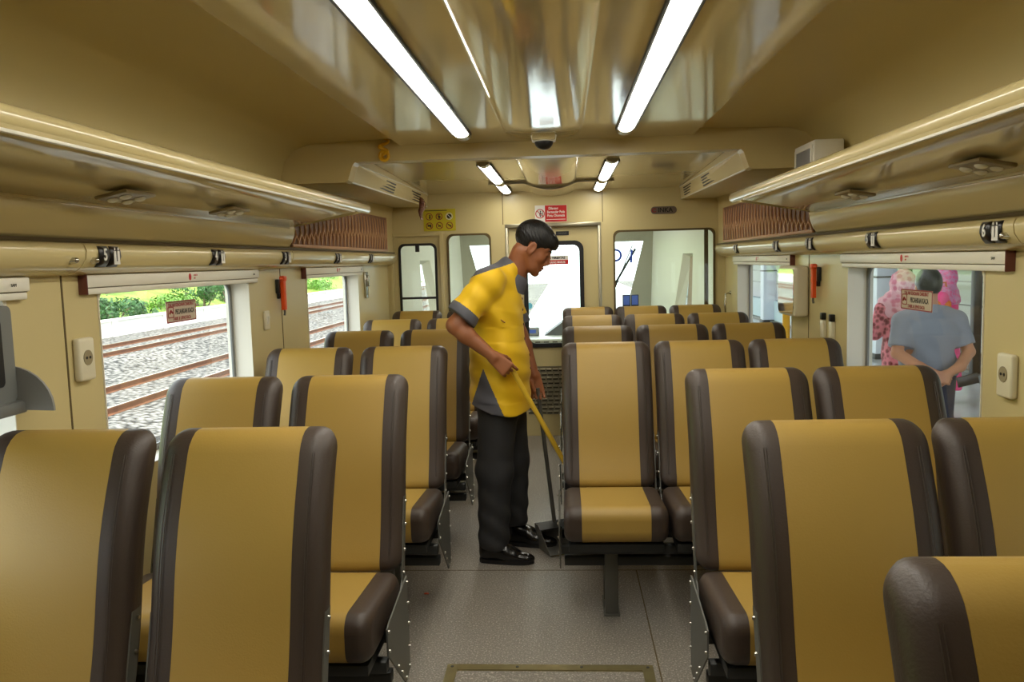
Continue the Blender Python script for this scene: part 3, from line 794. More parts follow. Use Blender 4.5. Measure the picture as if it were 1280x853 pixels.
for i, y in enumerate(ROWS):
    if i == 0:
        place_seat(CR[1] - .015, y - .012, 'only seat of the closest row, cut off at the bottom right corner of the photo')
        bench_frame(CR[1] - .235, CR[1] + .205, y - .012, -1, CR[1] - .015, 'steel frame under the cut-off seat at the bottom right')
        continue
    r = ordn[i]
    place_seat(CL[0], y, '%s row left of the aisle from the camera, window-side tan and brown seat' % r)
    place_seat(CL[1], y, '%s row left of the aisle from the camera, aisle-side tan and brown seat' % r)
    bench_frame(CL[0] - .22, CL[1] + .22, y, 1, CL[1] - .02, 'steel frame under the %s double seat left of the aisle' % r)
    if i >= 3:
        place_seat(CR[0], y, '%s row right of the aisle from the camera, aisle-side seat of three' % r)
        place_seat(CR[1], y, '%s row right of the aisle from the camera, middle seat of three' % r)
        place_seat(CR[2], y, '%s row right of the aisle from the camera, window-side seat of three' % r)
        bench_frame(CR[0] - .22, CR[2] + .212, y, -1, CR[0] - .012, 'steel frame under the %s row of three seats right of the aisle' % r)
    else:
        place_seat(CR[1], y, '%s row right of the aisle from the camera, aisle-side seat of two' % r)
        place_seat(CR[2], y, '%s row right of the aisle from the camera, window-side seat of two' % r)
        bench_frame(CR[1] - .22, CR[2] + .212, y, -1, CR[1] + .02, 'steel frame under the %s double seat right of the aisle' % r)

# ================================================================ DRIVER'S CAB
M['cabwhite'] = mat('white_cab_lining', (236, 236, 224), .4)
M['desk'] = mat('pale_grey_desk', (196, 198, 194), .3)
M['desk_dark'] = mat('dark_console', (44, 46, 50), .5)
MB().box2((-1.45, YB + .06, -.06), (1.45, YN + .1, 0)).done('trim_20', 'floor', smooth=False); struct(bpy.data.objects['trim_20'], 'cab floor')
for sg, nm in ((-1, 'wall_cab_left'), (1, 'wall_cab_right')):
    # tapered side wall with a slanted side window
    def at(u, z, d=0): return (sg * (1.41 - .41 * u + d), YB + .06 + (YN - YB - .06) * u, z)
    ua, ub, uc, ud = .33, .47, .375, .60                 # window corners: top far, ... as fractions along the wall
    m = MB(); V = lambda u, z: m.bm.verts.new(at(u, z)); W = lambda u, z: m.bm.verts.new(at(u, z, .07))
    o = [V(0, 0), V(1, 0), V(1, 2.1), V(0, 2.1)]
    i_ = [V(uc - .02, .86), V(ud + .02, .86), V(ub - .01, 1.55), V(ua, 1.55)]
    w_ = [W(uc + .01, .90), W(ud - .04, .90), W(ub - .03, 1.51), W(ua + .02, 1.51)]
    for k in range(4):
        m.bm.faces.new((o[k], o[(k + 1) % 4], i_[(k + 1) % 4], i_[k])); m.bm.faces.new((i_[k], i_[(k + 1) % 4], w_[(k + 1) % 4], w_[k]))
    struct(m.done(nm, 'cabwhite', smooth=False))
    g = MB(); g.loft([[at(uc - .02, .86, .075), at(ud + .02, .86, .075), at(ub, 1.55, .075), at(ua, 1.55, .075)], [at(uc - .02, .86, .08), at(ud + .02, .86, .08), at(ub, 1.55, .08), at(ua, 1.55, .08)]])
    pane = g.done('window_pane', 'cabglass', smooth=False); struct(pane)
    pane.name = 'window_11' if sg < 0 else 'window_12'
    MB().tube([at(ua + .015, 1.52, .06), at(uc + .0, .90, .06)], .014, 6).done('window_strut', 'black', pane)
    bl = MB(); bl.loft([[at(ua + .03, 1.52, .055), at(ub - .03, 1.52, .055), at(ud - .1, .88, .055), at(uc + .06, .88, .055)], [at(ua + .03, 1.52, .06), at(ub - .03, 1.52, .06), at(ud - .1, .88, .06), at(uc + .06, .88, .06)]])
    if sg > 0: bl.done('window_blind', mat('beige_sun_blind', (170, 152, 132), .6), pane, smooth=False)
    else: bl.bm.free()
MB().box2((-1.45, YB + .06, 2.1), (1.45, YN + .1, 2.16)).done('trim_21', 'cabwhite', smooth=False); struct(bpy.data.objects['trim_21'], 'cab ceiling')
t = thing('added_cab_light', 'added light panel on the cab ceiling that brightens the cab', 'ceiling light', loc=(0, 7.9, 2.1))  # unseen panel, added because daylight alone leaves the cab too dark
MB().box2((-.5, -.25, -.03), (.5, .25, 0), .008).done('light_frame', 'white_trim', t); MB().box2((-.47, -.22, -.036), (.47, .22, -.029)).done('diffuser', emit_mat('added_cab_light_diffuser', (250, 255, 246), 13), t, smooth=False)
# nose wall with windscreen opening (wider at the top) and broad pillars
m = MB()
wo = [(-1.12, 0), (1.12, 0), (1.12, 2.12), (-1.12, 2.12)]; wi = [(-.70, .72), (.70, .72), (.935, 1.70), (-.935, 1.70)]
y_at = lambda z: YN + .02 - .18 * max(0, z - .72)
a = [m.bm.verts.new((x, y_at(z), z)) for x, z in wo]; b = [m.bm.verts.new((x, y_at(z), z)) for x, z in wi]; c_ = [m.bm.verts.new((x * 1.02, y_at(z) + .1, z)) for x, z in wi]
for k in range(4):
    m.bm.faces.new((a[k], a[(k + 1) % 4], b[(k + 1) % 4], b[k])); m.bm.faces.new((b[k], b[(k + 1) % 4], c_[(k + 1) % 4], c_[k]))
struct(m.done('wall_nose', mat('grey_cab_pillar', (168, 166, 150), .5), smooth=False))
ws = MB().loft([[(x, y_at(z) + .06, z) for x, z in wi], [(x, y_at(z) + .066, z) for x, z in wi]]).done('window_13', 'cabglass', smooth=False); struct(ws)
wt = MB(); wt.text('D 1', .20, frame_mtx((.72, y_at(1.55) + .05, 1.54), (1, 0, -.08), (.05, -.18, 1)), .001, .003, .9)
wt.done('windscreen_lettering', 'blue', ws, smooth=False)
t = MB().tube([(.40, YN + .04, .80), (.66, YN + .0, 1.28), (.86, YN - .04, 1.62)], .012, 8); t.tube([(.64, YN + .02, 1.20), (.83, YN - .02, 1.66)], .006, 6)
tag(t.done('windscreen_wiper', 'black'), 'black wiper arm slanting across the cab windscreen on the right', 'wiper')
# driving desk
t = thing('driving_desk', 'pale grey driving desk under the windscreen seen through the door pane', 'desk', loc=(0, 8.5, 0))
MB().box2((-1.0, -.35, .0), (1.0, .42, .70), .02).done('desk_body', 'desk_dark', t)
MB().box2((-1.04, -.42, .70), (1.04, .44, .745), .015).done('desk_top', 'desk', t)
g_ = MB()
for k in range(8): g_.box((-.36 + .085 * k, -.425, .715), (.05, .01, .016), .002)
g_.done('desk_switches', 'steel', t)
t = thing('console_hood', 'dark slanted instrument hood on the driving desk', 'console', loc=(.15, 8.5, .746))
MB().prism([(-.28, 0), (.50, 0), (.50, .13), (-.1, .13)], 'y', -.05, .3).done('hood_shell', mat('grey_console_hood', (92, 94, 96), .5), t, smooth=False)
v = MB()
for k in range(5): v.sphere((-.05 + .12 * k, -.052, .065), .035, 14, 8, (1, .2, 1))
v.done('hood_dials', 'black', t)
t = thing('desk_display', 'small grey box with a blue display on the driving desk', 'display', loc=(-.26, 8.45, .746))
MB().box((0, 0, .045), (.15, .09, .085), .008).done('display_case', 'grey_pl', t); MB().box((.0, -.046, .048), (.085, .004, .035)).done('display_screen', 'screen', t, smooth=False)
for x, lab in ((.715, 'left one of two small blue screens seen through the right cab window'), (.80, 'right one of two small blue screens seen through the right cab window')):
    t = thing('monitor', lab, 'monitor', 'cab monitors', (x, 8.45, .746))
    MB().box((0, 0, .34), (.078, .03, .125), .006).done('monitor_case', 'black_pl', t)
    MB().box((0, -.0155, .345), (.062, .003, .095)).done('monitor_screen', 'screen', t, smooth=False)
    MB().cyl((0, 0, 0), (0, 0, .29), .012, None, 10).done('monitor_stand', 'black_pl', t)
t = thing('driver_console_cover', 'dark rounded console cover below the two blue screens', 'console', loc=(.79, 8.30, .746))
MB().box((0, 0, .125), (.34, .2, .25), .06, seg=4).done('cover_shell', 'desk_dark', t)
MB().sphere((0.05, -.02, .25), .1, 16, 8, (1.3, .7, .25)).done('cover_cushion', 'grey_pl', t)
tag(MB().cyl((0, 0, 0), (0, .002, 0), .035, None, 20).done('windscreen_sticker', mat('light_blue_sticker', (120, 190, 225), .5), loc=(-.31, YN + .05, 1.02)), 'small round light blue sticker on the windscreen', 'sticker')

# ================================================================ SDF MESHER FOR BODIES AND CLOTHES
class SDF:
    def __init__(s, lo, hi, h):
        s.h = h; s.lo = np.array(lo, np.float32); s.n = np.ceil((np.array(hi) - lo) / h).astype(int) + 1
        s.D = np.full(s.n, .2, np.float32)
    def region(s, lo, hi):
        a = np.clip(np.floor((np.array(lo) - s.lo) / s.h).astype(int), 0, s.n - 1); b = np.clip(np.ceil((np.array(hi) - s.lo) / s.h).astype(int) + 1, 1, s.n)
        sl = tuple(slice(i, j) for i, j in zip(a, b))
        g = [s.lo[i] + s.h * np.arange(a[i], b[i], dtype=np.float32) for i in range(3)]
        return sl, np.meshgrid(*g, indexing='ij')
    def put(s, sl, d, k, sub=False):
        D = s.D[sl]
        if sub:
            s.D[sl] = np.maximum(D, -d) if k <= 0 else -s.smin(-D, d, k)
        else: s.D[sl] = np.minimum(D, d) if k <= 0 else s.smin(D, d, k)
    @staticmethod
    def smin(a, b, k):
        h = np.maximum(k - np.abs(a - b), 0) / k
        return np.minimum(a, b) - h * h * k * .25
    def cone(s, a, b, r1, r2, k=.02, sub=False, flat=None):
        a = np.array(a, np.float32); b = np.array(b, np.float32); R = max(r1, r2) + .06 + k
        sl, (X, Y, Z) = s.region(np.minimum(a, b) - R, np.maximum(a, b) + R)
        d = b - a; L2 = float(d @ d) + 1e-9
        px, py, pz = X - a[0], Y - a[1], Z - a[2]
        t = np.clip((px * d[0] + py * d[1] + pz * d[2]) / L2, 0, 1)
        qx, qy, qz = px - t * d[0], py - t * d[1], pz - t * d[2]
        if flat is not None:                               # elliptical section: flat = (axis, factor)
            ax = np.array(flat[0], np.float32); ax /= np.linalg.norm(ax); q = qx * ax[0] + qy * ax[1] + qz * ax[2]
            e = (1 / flat[1] - 1) * q; qx, qy, qz = qx + e * ax[0], qy + e * ax[1], qz + e * ax[2]
        s.put(sl, np.sqrt(qx * qx + qy * qy + qz * qz) - (r1 + t * (r2 - r1)), k, sub); return s
    def chain(s, pts, rs, k=.02, flat=None):
        for i in range(len(pts) - 1): s.cone(pts[i], pts[i + 1], rs[i], rs[i + 1], k, flat=flat)
        return s
    def ell(s, c, r, k=.02, rot=None, sub=False):
        c = np.array(c, np.float32); r = np.array(r, np.float32); R = r.max() + .05 + k
        sl, (X, Y, Z) = s.region(c - R, c + R)
        p = np.stack([X - c[0], Y - c[1], Z - c[2]], -1)
        if rot is not None: p = p @ np.array(rot, np.float32)      # columns = local axes
        q = p / r; l = np.sqrt((q * q).sum(-1)); l2 = np.sqrt(((q / r) ** 2).sum(-1)) + 1e-9
        s.put(sl, l * (l - 1) / l2, k, sub); return s
    def grid(s):
        return np.meshgrid(*[s.lo[i] + s.h * np.arange(s.n[i], dtype=np.float32) for i in range(3)], indexing='ij')
    def mesh(s, smooth=2, clip=None):
        D = s.D.copy()
        D[0] = D[-1] = .1; D[:, 0] = D[:, -1] = .1; D[:, :, 0] = D[:, :, -1] = .1
        I = D < 0
        cnt = np.zeros(np.array(D.shape) - 1, np.int8)
        for dx in (0, 1):
            for dy in (0, 1):
                for dz in (0, 1): cnt += I[dx:dx + cnt.shape[0], dy:dy + cnt.shape[1], dz:dz + cnt.shape[2]]
        act = (cnt > 0) & (cnt < 8); idx = np.argwhere(act); vid = np.full(cnt.shape, -1, np.int64); vid[act] = np.arange(len(idx))
        P = np.zeros((len(idx), 3)); W = np.zeros(len(idx))
        C8 = [(x, y, z) for x in (0, 1) for y in (0, 1) for z in (0, 1)]
        val = {c: D[idx[:, 0] + c[0], idx[:, 1] + c[1], idx[:, 2] + c[2]] for c in C8}
        for c in C8:
            for ax in range(3):
                if c[ax] == 0:
                    e = list(c); e[ax] = 1; e = tuple(e); a, b = val[c], val[e]; m = (a < 0) != (b < 0)
                    t = np.where(m, a / np.where(m, a - b, 1), 0); p = np.tile(np.array(c, float), (len(idx), 1)); p[:, ax] = t
                    P[m] += p[m]; W[m] += 1
        P = (P / W[:, None] + idx) * s.h + s.lo
        F = []
        for ax in range(3):
            sl0 = [slice(None)] * 3; sl1 = [slice(None)] * 3; sl0[ax] = slice(0, -1); sl1[ax] = slice(1, None)
            a, b = I[tuple(sl0)], I[tuple(sl1)]; e = np.argwhere(a != b); s_ = a[tuple(e.T)]
            u, v = [q for q in range(3) if q != ax]
            ok = (e[:, u] > 0) & (e[:, v] > 0) & (e[:, u] < D.shape[u] - 1) & (e[:, v] < D.shape[v] - 1); e = e[ok]; s_ = s_[ok]
            q = []
            for du, dv in ((-1, -1), (0, -1), (0, 0), (-1, 0)):
                w = e.copy(); w[:, u] += du; w[:, v] += dv; q.append(vid[tuple(w.T)])
            q = np.stack(q, 1)
            flip = s_ if ax != 1 else ~s_
            q[~flip] = q[~flip][:, ::-1]
            F.append(q)
        F = np.concatenate(F)
        for _ in range(smooth):
            S = np.zeros_like(P); N = np.zeros(len(P))
            for i in range(4):
                np.add.at(S, F[:, i], P[F[:, (i + 1) % 4]]); np.add.at(S, F[:, i], P[F[:, (i + 3) % 4]]); np.add.at(N, F[:, i], 2)
            P = P * .5 + .5 * S / np.maximum(N, 1)[:, None]
        return P, F
def pf_object(name, P, F, m, parent=None, keep=None, loc=(0, 0, 0)):
    if keep is not None:
        F = F[keep(P[F].mean(1))]
    used, inv = np.unique(F, return_inverse=True); F = inv.reshape(F.shape); P = P[used] - np.array(loc)
    me = bpy.data.meshes.new(name); me.from_pydata(P.tolist(), [], F.tolist()); me.materials.append(M[m] if isinstance(m, str) else m)
    o = bpy.data.objects.new(name, me); COL.objects.link(o); me.polygons.foreach_set('use_smooth', [True] * len(me.polygons))
    if parent is not None: o.parent = parent
    return o
def A(*p): return np.array(p, float)
def hand(s, wrist, d, palm_n, curls, scale=1., spread=.16, thumb=(.5, .35), pointer=None):
    """palm, five separate bent fingers. d: wrist to knuckles, palm_n: out of the palm; thumb side is d x palm_n"""
    d = d / np.linalg.norm(d); n = palm_n - (palm_n @ d) * d; n /= np.linalg.norm(n); t = np.cross(d, n)
    k = .012
    for q, w in ((-.027, .013), (-.009, .0145), (.009, .0145), (.027, .013)):
        s.cone(wrist + t * q * .75 * scale, wrist + (d * .088 + t * q * 1.12) * scale, .0135 * scale, w * .92 * scale, k)
    L = (.064, .076, .082, .072)                           # little finger ... index
    for i, q in enumerate((-.031, -.0105, .0105, .031)):
        p = wrist + (d * .086 + t * q) * scale; a = 0; dirn = d + t * q * spread * 22 * .25
        dirn /= np.linalg.norm(dirn)
        segs = (.44, .31, .25); r = (.0092, .0084, .0076, .0064)
        for j in range(3):
            a += curls[i] * (.75, 1.0, .7)[j]
            v = dirn * math.cos(a) + n * math.sin(a); q2 = p + v * L[i] * segs[j] * scale
            s.cone(p, q2, r[j] * scale, r[j + 1] * scale, .004); p = q2
    p = wrist + (d * .022 + t * .026 + n * .004) * scale
    v1 = d * .62 + t * thumb[0] + n * thumb[1]; v1 /= np.linalg.norm(v1); q2 = p + v1 * .042 * scale; s.cone(p, q2, .0145 * scale, .0115 * scale, .010)
    v2 = d * .85 + t * thumb[0] * .3 + n * thumb[1] * 1.3; v2 /= np.linalg.norm(v2); q3 = q2 + v2 * .032 * scale; s.cone(q2, q3, .0112 * scale, .0095 * scale, .004)
    v3 = d * .8 - t * .1 + n * thumb[1] * 1.6; v3 /= np.linalg.norm(v3); s.cone(q3, q3 + v3 * .026 * scale, .0095 * scale, .0075 * scale, .004)

# ================================================================ THE ATTENDANT
SKIN = mat('brown_skin', (152, 94, 60), .5, bump=.02, bscale=80, var=.06, vscale=12)
HAIR = mat('black_hair', (14, 12, 12), .42, bump=.35, bscale=160, stretch=(1, 1, .25))
SHIRT = mat('yellow_work_shirt', (236, 190, 12), .62, bump=.05, bscale=300, sheen=.1)
GREY = mat('dark_grey_cloth', (92, 92, 100), .7, bump=.05, bscale=300)
TROUS = mat('black_trousers', (46, 46, 48), .75, bump=.08, bscale=260, var=.08, vscale=6)
SHOE = mat('black_polished_shoe', (16, 15, 15), .2, spec=.6)
person = thing('person', 'person in yellow shirt and dark trousers bending over a broom in the aisle', 'person', loc=(-.24, 4.1, 0))
PL = (-.24, 4.1, 0)
HC = A(-.070, 4.09, 1.584); PITCH = math.radians(33); YAW = math.radians(6)
fx = A(math.cos(PITCH) * math.cos(YAW), math.cos(PITCH) * math.sin(YAW), -math.sin(PITCH)); fy = A(-math.sin(YAW), math.cos(YAW), 0); fz = np.cross(fx, fy)
HR = np.stack([fx, fy, fz], 1)
HS = .97
def hp(x, y, z): return HC + HR @ (A(x, y, z) * HS)
def hr(*r): return [q * HS for q in r]

sh_n, sh_f = A(-.275, 3.915, 1.425), A(-.245, 4.285, 1.415)      # shoulders, near and far
el_n, wr_n = A(-.437, 3.845, 1.225), A(-.256, 3.838, 1.070)
el_f, wr_f = A(-.155, 4.30, 1.135), A(-.083, 4.24, .925)
b = SDF((-.62, 3.70, .80), (.20, 4.46, 1.76), .0032)
# torso under the clothes, neck
b.cone((-.26, 4.1, .88), (-.255, 4.1, 1.12), .10, .10, .03, flat=((0, 1, 0), 1.35)); b.cone((-.255, 4.1, 1.12), (-.27, 4.1, 1.36), .10, .09, .03, flat=((0, 1, 0), 1.5))
b.chain([A(-.225, 4.1, 1.40), A(-.16, 4.095, 1.47), hp(-.03, 0, -.05)], [.062, .056, .056], .03)
for a_, e_, w_ in ((sh_n, el_n, wr_n), (sh_f, el_f, wr_f)):
    b.cone(A(-.255, 4.1, 1.40), a_, .06, .055, .03); b.chain([a_, a_ * .5 + e_ * .5, e_], [.050, .046, .039], .02)
    m_ = e_ * .72 + w_ * .28
    b.chain([e_, m_, w_], [.039, .041, .026], .02)
# near hand closes on the broom stick, index pointing down it
hand(b, wr_n, A(.72, .03, -.68), A(-.10, .95, -.10), (1.25, 1.2, 1.1, .55), .96, .14, (.35, .75))
# far hand hangs round the dustpan pole
hand(b, wr_f, A(.14, -.05, -.86), A(.10, -.95, -.05), (.55, .5, .45, .35), .96, .16, (-.2, .75))
# head
b.ell(hp(-.008, 0, .045), hr(.098, .076, .086), .02, HR)
b.ell(hp(.040, 0, -.012), hr(.050, .060, .078), .025, HR)
b.ell(hp(.035, 0, -.06), hr(.048, .050, .048), .02, HR)
for q in (-1, 1):
    b.cone(hp(-.01, q * .052, -.035), hp(.045, q * .034, -.088), .022 * HS, .02 * HS, .02)
    b.cone(hp(.045, q * .034, -.088), hp(.076, q * .010, -.100), .02 * HS, .017 * HS, .02)
    b.ell(hp(.055, q * .042, -.025), hr(.026, .020, .022), .015, HR)
    b.cone(hp(.080, q * .010, .026), hp(.066, q * .048, .030), .011, .010, .012)
    b.ell(hp(.078, q * .031, .006), hr(.013, .017, .011), .006, HR)
    b.ell(hp(.100, q * .013, -.040), hr(.010, .008, .008), .006, HR)
    b.ell(hp(-.006, q * .078, -.006), hr(.023, .010, .034), .006, HR); b.ell(hp(-.002, q * .088, -.004), hr(.011, .006, .020), .004, HR, sub=True)
    b.ell(hp(.0, q * .077, -.034), hr(.010, .007, .011), .005, HR)
b.cone(hp(.086, 0, .022), hp(.107, 0, -.028), .009, .0125, .010); b.ell(hp(.072, 0, -.050), hr(.026, .034, .030), .012, HR)
b.ell(hp(.090, 0, -.064), hr(.016, .025, .0075), .006, HR); b.ell(hp(.087, 0, -.078), hr(.015, .021, .008), .006, HR)
b.ell(hp(.078, 0, -.104), hr(.019, .020, .016), .012, HR)
P, F = b.mesh(2)
pf_object('body', P, F, SKIN, person, loc=PL)
# hair cap with sideburns, short nape and a fringe
h = SDF(HC - .17, HC + .17, .003)
h.ell(hp(-.012, 0, .050), hr(.107, .084, .092), 0, HR)
h.ell(hp(.062, 0, .066), hr(.050, .062, .046), .02, HR)
X, Y, Z = h.grid(); Pl = (np.stack([X, Y, Z], -1) - HC.astype(np.float32)) @ HR.astype(np.float32) / HS
lx_, ly_, lz_ = Pl[..., 0], Pl[..., 1], Pl[..., 2]
line = np.where(lx_ > .03, .018 + (lx_ - .03) * .42, np.where(lx_ > .008, -.012 + (lx_ - .008) * 1.3, np.where(lx_ > -.03, .022, -.052 + np.abs(ly_) * .1)))
line = np.where((lx_ > -.03) & (lx_ <= .008) & (np.abs(ly_) < .062), -.02, line)
line += .004 * np.sin(ly_ * 220) * (lx_ > .05)
h.D = np.maximum(h.D, (line - lz_) * .8)
sk = h.D + .0012 * np.sin(X * 400 + Z * 150) * np.sin(Y * 330); h.D = sk.astype(np.float32)
P, F = h.mesh(1); pf_object('hair', P, F, HAIR, person, loc=PL)
eb = MB()
for q in (-1, 1): eb.tube([Vector(hp(.096, q * .014, .026) - A(*PL)), Vector(hp(.090, q * .034, .032) - A(*PL)), Vector(hp(.074, q * .052, .026) - A(*PL))], [.003, .0036, .002], 6)
eb.done('eyebrows', HAIR, person)
lp = MB(); lp.sphere(Vector(hp(.092, 0, -.064) - A(*PL)), .0165 * HS, 12, 8, (.95, 1.45, .45), rot=(0, PITCH, YAW)); lp.sphere(Vector(hp(.089, 0, -.078) - A(*PL)), .0155 * HS, 12, 8, (.95, 1.3, .5), rot=(0, PITCH, YAW))
lp.done('lips', mat('dark_lips', (134, 72, 60), .4), person)
ey = MB()
for q in (-1, 1): ey.tube([Vector(hp(.092, q * .021, .003) - A(*PL)), Vector(hp(.091, q * .031, .0) - A(*PL)), Vector(hp(.083, q * .043, .003) - A(*PL))], [.0012, .002, .0012], 6)
ey.done('eyelashes', HAIR, person)

# shirt: loose body, sleeves, flat hem
s = SDF((-.62, 3.74, .72), (.06, 4.46, 1.56), .004)
s.cone((-.25, 4.1, .74), (-.245, 4.1, 1.02), .160, .142, .04, flat=((0, 1, 0), 1.3)); s.cone((-.245, 4.1, 1.02), (-.262, 4.1, 1.30), .142, .128, .04, flat=((0, 1, 0), 1.38))
s.cone((-.262, 4.1, 1.30), (-.235, 4.1, 1.395), .128, .085, .05, flat=((0, 1, 0), 1.5))
s.ell((-.29, 4.1, 1.33), (.12, .19, .11), .05); s.cone((-.30, 4.1, 1.40), (-.185, 4.1, 1.475), .085, .07, .05, flat=((0, 1, 0), 1.4))
for a_, e_ in ((sh_n, el_n), (sh_f, el_f)):
    s.cone(A(-.25, 4.1, 1.405), a_, .062, .070, .04); c1 = a_ + (e_ - a_) * .83; s.cone(a_, c1, .070, .078, .03)
X, Y, Z = s.grid()
for a_, e_ in ((sh_n, el_n), (sh_f, el_f)):                # cut the sleeve ends straight
    d = (e_ - a_) / np.linalg.norm(e_ - a_); c1 = a_ + (e_ - a_) * .83
    t = (X - c1[0]) * d[0] + (Y - c1[1]) * d[1] + (Z - c1[2]) * d[2]
    rad = np.sqrt((X - c1[0]) ** 2 + (Y - c1[1]) ** 2 + (Z - c1[2]) ** 2)
    s.D = np.where(rad < .125, np.maximum(s.D, t), s.D).astype(np.float32)
hem = .772 + .06 * np.clip((-.28 - X) / .12, 0, 1)
s.D = np.maximum(s.D, hem - Z).astype(np.float32)
fold = .0058 * np.sin((X * 34 + (Z - 1.1) * 9) + 2.0 * np.sin(Z * 9)) * np.clip((1.33 - Z) / .2, .15, 1) + .003 * np.sin((X + Z) * 46 + Y * 20) * (Z > 1.2) + .003 * np.sin(Z * 60 + X * 25) * (np.abs(Z - .98) < .15)
s.D = (s.D + fold).astype(np.float32)
# neck opening
s.cone(A(-.19, 4.097, 1.43), A(-.10, 4.09, 1.56), .062, .075, .01, sub=True)
P, F = s.mesh(2)
def zone(c):
    x, y, z = c[:, 0], c[:, 1], c[:, 2]
    n_t = ((c - sh_n) @ (el_n - sh_n)) / ((el_n - sh_n) @ (el_n - sh_n)); f_t = ((c - sh_f) @ (el_f - sh_f)) / ((el_f - sh_f) @ (el_f - sh_f))
    dn = np.linalg.norm(c - (sh_n + np.clip(n_t, 0, 1)[:, None] * (el_n - sh_n)), axis=1); df = np.linalg.norm(c - (sh_f + np.clip(f_t, 0, 1)[:, None] * (el_f - sh_f)), axis=1)
    cuff = ((n_t > .66) & (dn < .10) & (y < 4.0) & (x < -.28)) | ((f_t > .66) & (df < .10) & (y > 4.24))
    yoke = z > 1.462 + (x + .32) * .32
    yoke &= ~cuff & (x > -.52)
    w = np.clip((1.005 - z) / (1.005 - .772), 0, 1)
    x0 = -.318 - .085 * w; x1 = -.318 + .10 * w
    gus = (z < 1.005) & (x > x0) & (x < x1) & (np.abs(y - 4.1) > .07)
    r = np.zeros(len(c), int); r[yoke] = 1; r[gus] = 2; r[cuff] = 3; return r
shirt = pf_object('shirt', P, F, SHIRT, person, keep=lambda c: zone(c) == 0, loc=PL)
pf_object('shirt_yoke', P, F, GREY, shirt, keep=lambda c: zone(c) == 1, loc=None or PL)
for sg_ in (-1, 1): pf_object('side_gusset', P, F, GREY, shirt, keep=lambda c: (zone(c) == 2) & ((c[:, 1] - 4.1) * sg_ > 0), loc=PL)
pf_object('sleeve_cuff', P, F, GREY, shirt, keep=lambda c: (zone(c) == 3) & (c[:, 1] < 4.1), loc=PL)
pf_object('sleeve_cuff', P, F, GREY, shirt, keep=lambda c: (zone(c) == 3) & (c[:, 1] >= 4.1), loc=PL)
for k in shirt.children: k.parent = shirt
# stand collar
cm = MB(); ax = (A(-.075, 4.09, 1.60) - A(-.185, 4.097, 1.425)); ax /= np.linalg.norm(ax); u_ = np.cross(ax, A(0, 1, 0)); u_ /= np.linalg.norm(u_); v_ = np.cross(ax, u_)
rings = []
for t_, rr, th in ((-.035, .092, .0), (.0, .083, .0), (.040, .073, .0), (.044, .069, .0), (.02, .070, 0), (-.035, .082, 0)):
    c0 = A(-.182, 4.097, 1.432) + ax * t_ - A(*PL)
    rings.append([Vector(c0 + rr * (math.cos(q) * u_ * 1.05 + math.sin(q) * v_)) for q in np.linspace(.12, 2 * PI - .12, 40)])
cm.loft(rings + [rings[0]], close=False, caps=False); cm.done('shirt_collar', GREY, shirt)
bt = MB()
front = P[(np.abs(P[:, 1] - 4.075) < .012)]
for z_ in (1.34, 1.27, 1.20, 1.13, 1.06, .99):
    q = front[np.abs(front[:, 2] - z_) < .01]
    if len(q):
        q = q[q[:, 0].argmax()]; bt.sphere(Vector(q - A(*PL)), .007, 10, 6, (.6, 1, 1))
bt.done('buttons', mat('dark_red_buttons', (96, 40, 26), .4), shirt)
pk = MB()
near = P[(P[:, 1] < 4.0)]
for x_, z_ in ((-.205, 1.245), (-.255, 1.035)):
    q = near[(np.abs(near[:, 0] - x_) < .01) & (np.abs(near[:, 2] - z_) < .01)]
    if len(q):
        q = q[q[:, 1].argmin()]; pk.tube([Vector(q - A(*PL) + A(-.012, -.002, .006)), Vector(q - A(*PL) + A(.012, -.002, -.01))], .004, 6)
pk.done('pocket_edges', mat('pocket_edge_stitch', (150, 104, 20), .6), shirt)  # short darker strips along the pocket edges

# trousers
t = SDF((-.50, 3.86, .03), (.0, 4.42, .98), .005)
hn, hf = A(-.255, 4.03, .84), A(-.225, 4.17, .84)
t.cone((-.245, 4.1, .93), (-.245, 4.1, .84), .125, .13, .04, flat=((0, 1, 0), 1.2))
t.chain([hn, A(-.285, 4.02, .47), A(-.298, 4.03, .11)], [.104, .086, .078], .04)
t.chain([hf, A(-.205, 4.24, .47), A(-.205, 4.26, .16)], [.10, .082, .070], .04)
X, Y, Z = t.grid()
t.D = np.maximum(t.D, np.where(Y < 4.145, .075 - Z, .118 - Z)).astype(np.float32)
t.D = (t.D + .004 * np.sin(Z * 55 + X * 40 + Y * 14) * np.clip((.45 - Z) / .25, .2, 1) + .004 * np.sin(Z * 24 - X * 30) * np.exp(-((Z - .46) / .09) ** 2)).astype(np.float32)
P, F = t.mesh(2); pf_object('trousers', P, F, TROUS, person, loc=PL)
